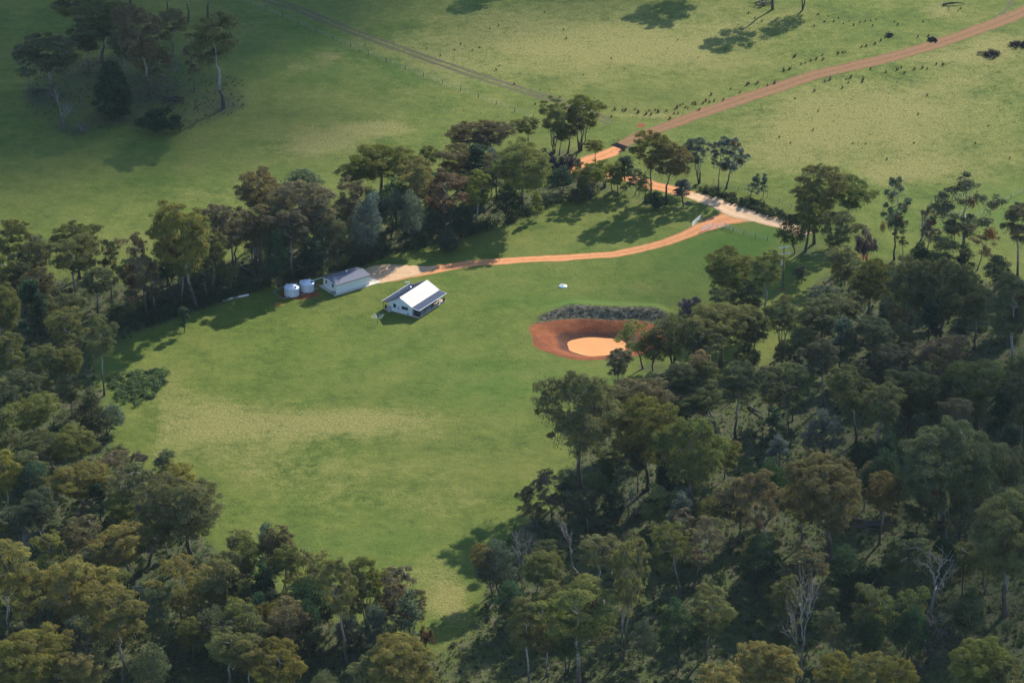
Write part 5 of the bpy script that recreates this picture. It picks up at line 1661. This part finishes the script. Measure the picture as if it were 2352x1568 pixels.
# belt understorey, darker and denser
BELT = [(250, 700), (450, 690), (640, 640), (830, 590), (1000, 545), (1180, 490), (1330, 440), (1390, 440), (1280, 470), (1180, 510), (1060, 550), (940, 580), (840, 608), (640, 655), (460, 712), (330, 755), (260, 770)]
sh = scatter([(BELT, 1.0)], 420, 6, .7, 1.9)
Vv, Ff, Tt = [], [], []
for x, y, s in sh:
    clump(np.array([x, y, .55 * s]), .95 * s, .85, 60, rng, Vv, Ff, Tt, .5, (.22, .13), float(np.clip(rng.normal(.45, .2), .1, .9)))
me = mesh('belt_undergrowth', np.concatenate(Vv), np.concatenate(Ff))
at = me.attributes.new('tone', 'FLOAT', 'FACE'); at.data.foreach_set('value', np.concatenate(Tt).astype(np.float32))
o = link('belt_undergrowth', me, None, M['leaf']); o.color = (.038, .062, .024, 1)
tag(o, 'dark green undergrowth at the foot of the tree belt', None, None, 'stuff')
# shrubs beside the side track
SIDE = [(1590, 428), (1650, 438), (1720, 458), (1780, 480), (1830, 505), (1800, 508), (1740, 492), (1680, 470), (1620, 448)]
sh = scatter([(SIDE, 1.0)], 130, 7, .6, 1.3)
Vv, Ff, Tt = [], [], []
for x, y, s in sh:
    clump(np.array([x, y, .45 * s]), .8 * s, .8, 60, rng, Vv, Ff, Tt, .5, (.2, .12), float(np.clip(rng.normal(.5, .15), .1, .9)))
me = mesh('verge_shrubbery', np.concatenate(Vv), np.concatenate(Ff))
at = me.attributes.new('tone', 'FLOAT', 'FACE'); at.data.foreach_set('value', np.concatenate(Tt).astype(np.float32))
o = link('verge_shrubbery', me, None, M['leaf']); o.color = (.048, .064, .030, 1)
tag(o, 'dark shrubbery on the upper verge of the side track', None, None, 'stuff')
# bramble thicket
TH = [(245, 870), (290, 852), (345, 848), (388, 855), (380, 885), (350, 915), (310, 935), (270, 925)]
sh = scatter([(TH, 1.0)], 150, 8, .5, 1.2)
Vv, Ff, Tt = [], [], []
for x, y, s in sh:
    clump(np.array([x, y, .4 * s]), .9 * s, .7, 60, rng, Vv, Ff, Tt, .5, (.2, .13), float(np.clip(rng.normal(.5, .17), .1, .9)))
me = mesh('thicket', np.concatenate(Vv), np.concatenate(Ff))
at = me.attributes.new('tone', 'FLOAT', 'FACE'); at.data.foreach_set('value', np.concatenate(Tt).astype(np.float32))
o = link('bramble_thicket', me, None, M['leaf']); o.color = (.090, .135, .052, 1)
tag(o, 'green bramble thicket at the west edge of the clearing', 'thicket', None, 'stuff')
# tussocks on the dam bank
rngb = np.random.default_rng(31)
q = rngb.uniform((0, 895), (46, 918), (9000, 2))
z, r, dist, win = terrain(q[:, 0], q[:, 1])
k = (dist > -.8) & (dist < 6.0) & (win > .12) & (r > 1.0)
q = q[k][:420]
cover('bank_tussock_grass', np.concatenate([q, rngb.uniform(.5, 1.4, (len(q), 1))], 1), 10, .17, .36, .06, (.16, .155, .09), 3, 'dark tussock grass covering the face of the dam bank')
# pasture tufts, larger where the grass is rank
PAD = [([(0, 0), (600, 0), (1240, 290), (1000, 330), (500, 460), (0, 520)], .24), ([(640, 0), (2352, 0), (2352, 30), (1440, 310), (1330, 270)], .28), ([(1450, 330), (2352, 60), (2352, 420), (1830, 400), (1700, 330)], .24),
       ([(240, 830), (420, 740), (900, 640), (1600, 540), (1740, 570), (1600, 680), (1210, 700), (1220, 820), (1380, 860), (1260, 980), (1280, 1100), (1100, 1250), (1050, 1360), (940, 1450), (560, 1270), (300, 1050)], .24)]
cover('pasture_grass', scatter(PAD, 9000, 11, .4, 1.3), 4, .15, .26, .10, (.13, .135, .045), 5, 'tufts of pasture grass over the paddocks and lawn')

# ---- unseen cloud puffs, added toward the sun to shade upper paddock and lower wood -------------------
def build_shade_clouds():
    rng = np.random.default_rng(12)
    alt = 2300.0
    areas = [  # centre on the ground (frame units), half sizes in metres, puffs
        (60, 20, 95, 120, 62), (-200, 200, 90, 150, 50), (300, -120, 120, 90, 40), (330, 180, 45, 60, 15), (1000, -90, 100, 40, 16),
        (2350, 1300, 60, 95, 11), (2150, 1000, 70, 80, 4), (2480, 1100, 60, 110, 12)]
    base = None
    import bmesh
    bm = bmesh.new(); bmesh.ops.create_icosphere(bm, subdivisions=3, radius=1.0)
    sv = np.array([v.co[:] for v in bm.verts]); sf = np.array([[v.index for v in f.verts] for f in bm.faces]); bm.free()
    V, F, nb = [], [], 0
    for cx, cy, rx, ry, n in areas:
        gx, gy = G(cx, max(cy, -260))
        for k in range(n):
            x, y = gx + rng.normal(0, rx * .55), gy + rng.normal(0, ry * .55)
            z = alt + rng.normal(0, 25)
            t = z / SUN_DIR.z
            c = np.array([x + SUN_DIR.x * t, y + SUN_DIR.y * t, z])
            r = rng.uniform(7, 14)
            w = 1 + .18 * np.sin(sv @ rng.normal(0, 3.0, 3) + rng.uniform(0, 6)) + .12 * np.sin(sv @ rng.normal(0, 6.0, 3))
            V.append(c + sv * w[:, None] * r * np.array([1.25, 1.25, .7])); F.append(sf + nb); nb += len(sv)
    me = mesh('shade_clouds', np.concatenate(V), np.concatenate(F), True)
    tag(link('shade_clouds', me, None, M['cloud']), 'unseen white cloud puffs added high above to shade the ground', None, None, 'stuff')


build_shade_clouds()

# ---- the air between: an even haze round everything ------------------------------------------------
hz = MB().box(-3900, 3900, -3300, 5200, -6, CAM_H + 12)
m = bpy.data.materials.new('haze'); m.use_nodes = True
nt = m.node_tree; nt.nodes.clear()
out = nt.nodes.new('ShaderNodeOutputMaterial'); pv = nt.nodes.new('ShaderNodeVolumePrincipled')
pv.inputs['Color'].default_value = (0.70, 0.85, 1.0, 1)
pv.inputs['Density'].default_value = 0.000014
nt.links.new(pv.outputs[0], out.inputs['Volume'])
tag(hz.build('haze', m), 'thin blue haze in the air over the valley', None, None, 'stuff')
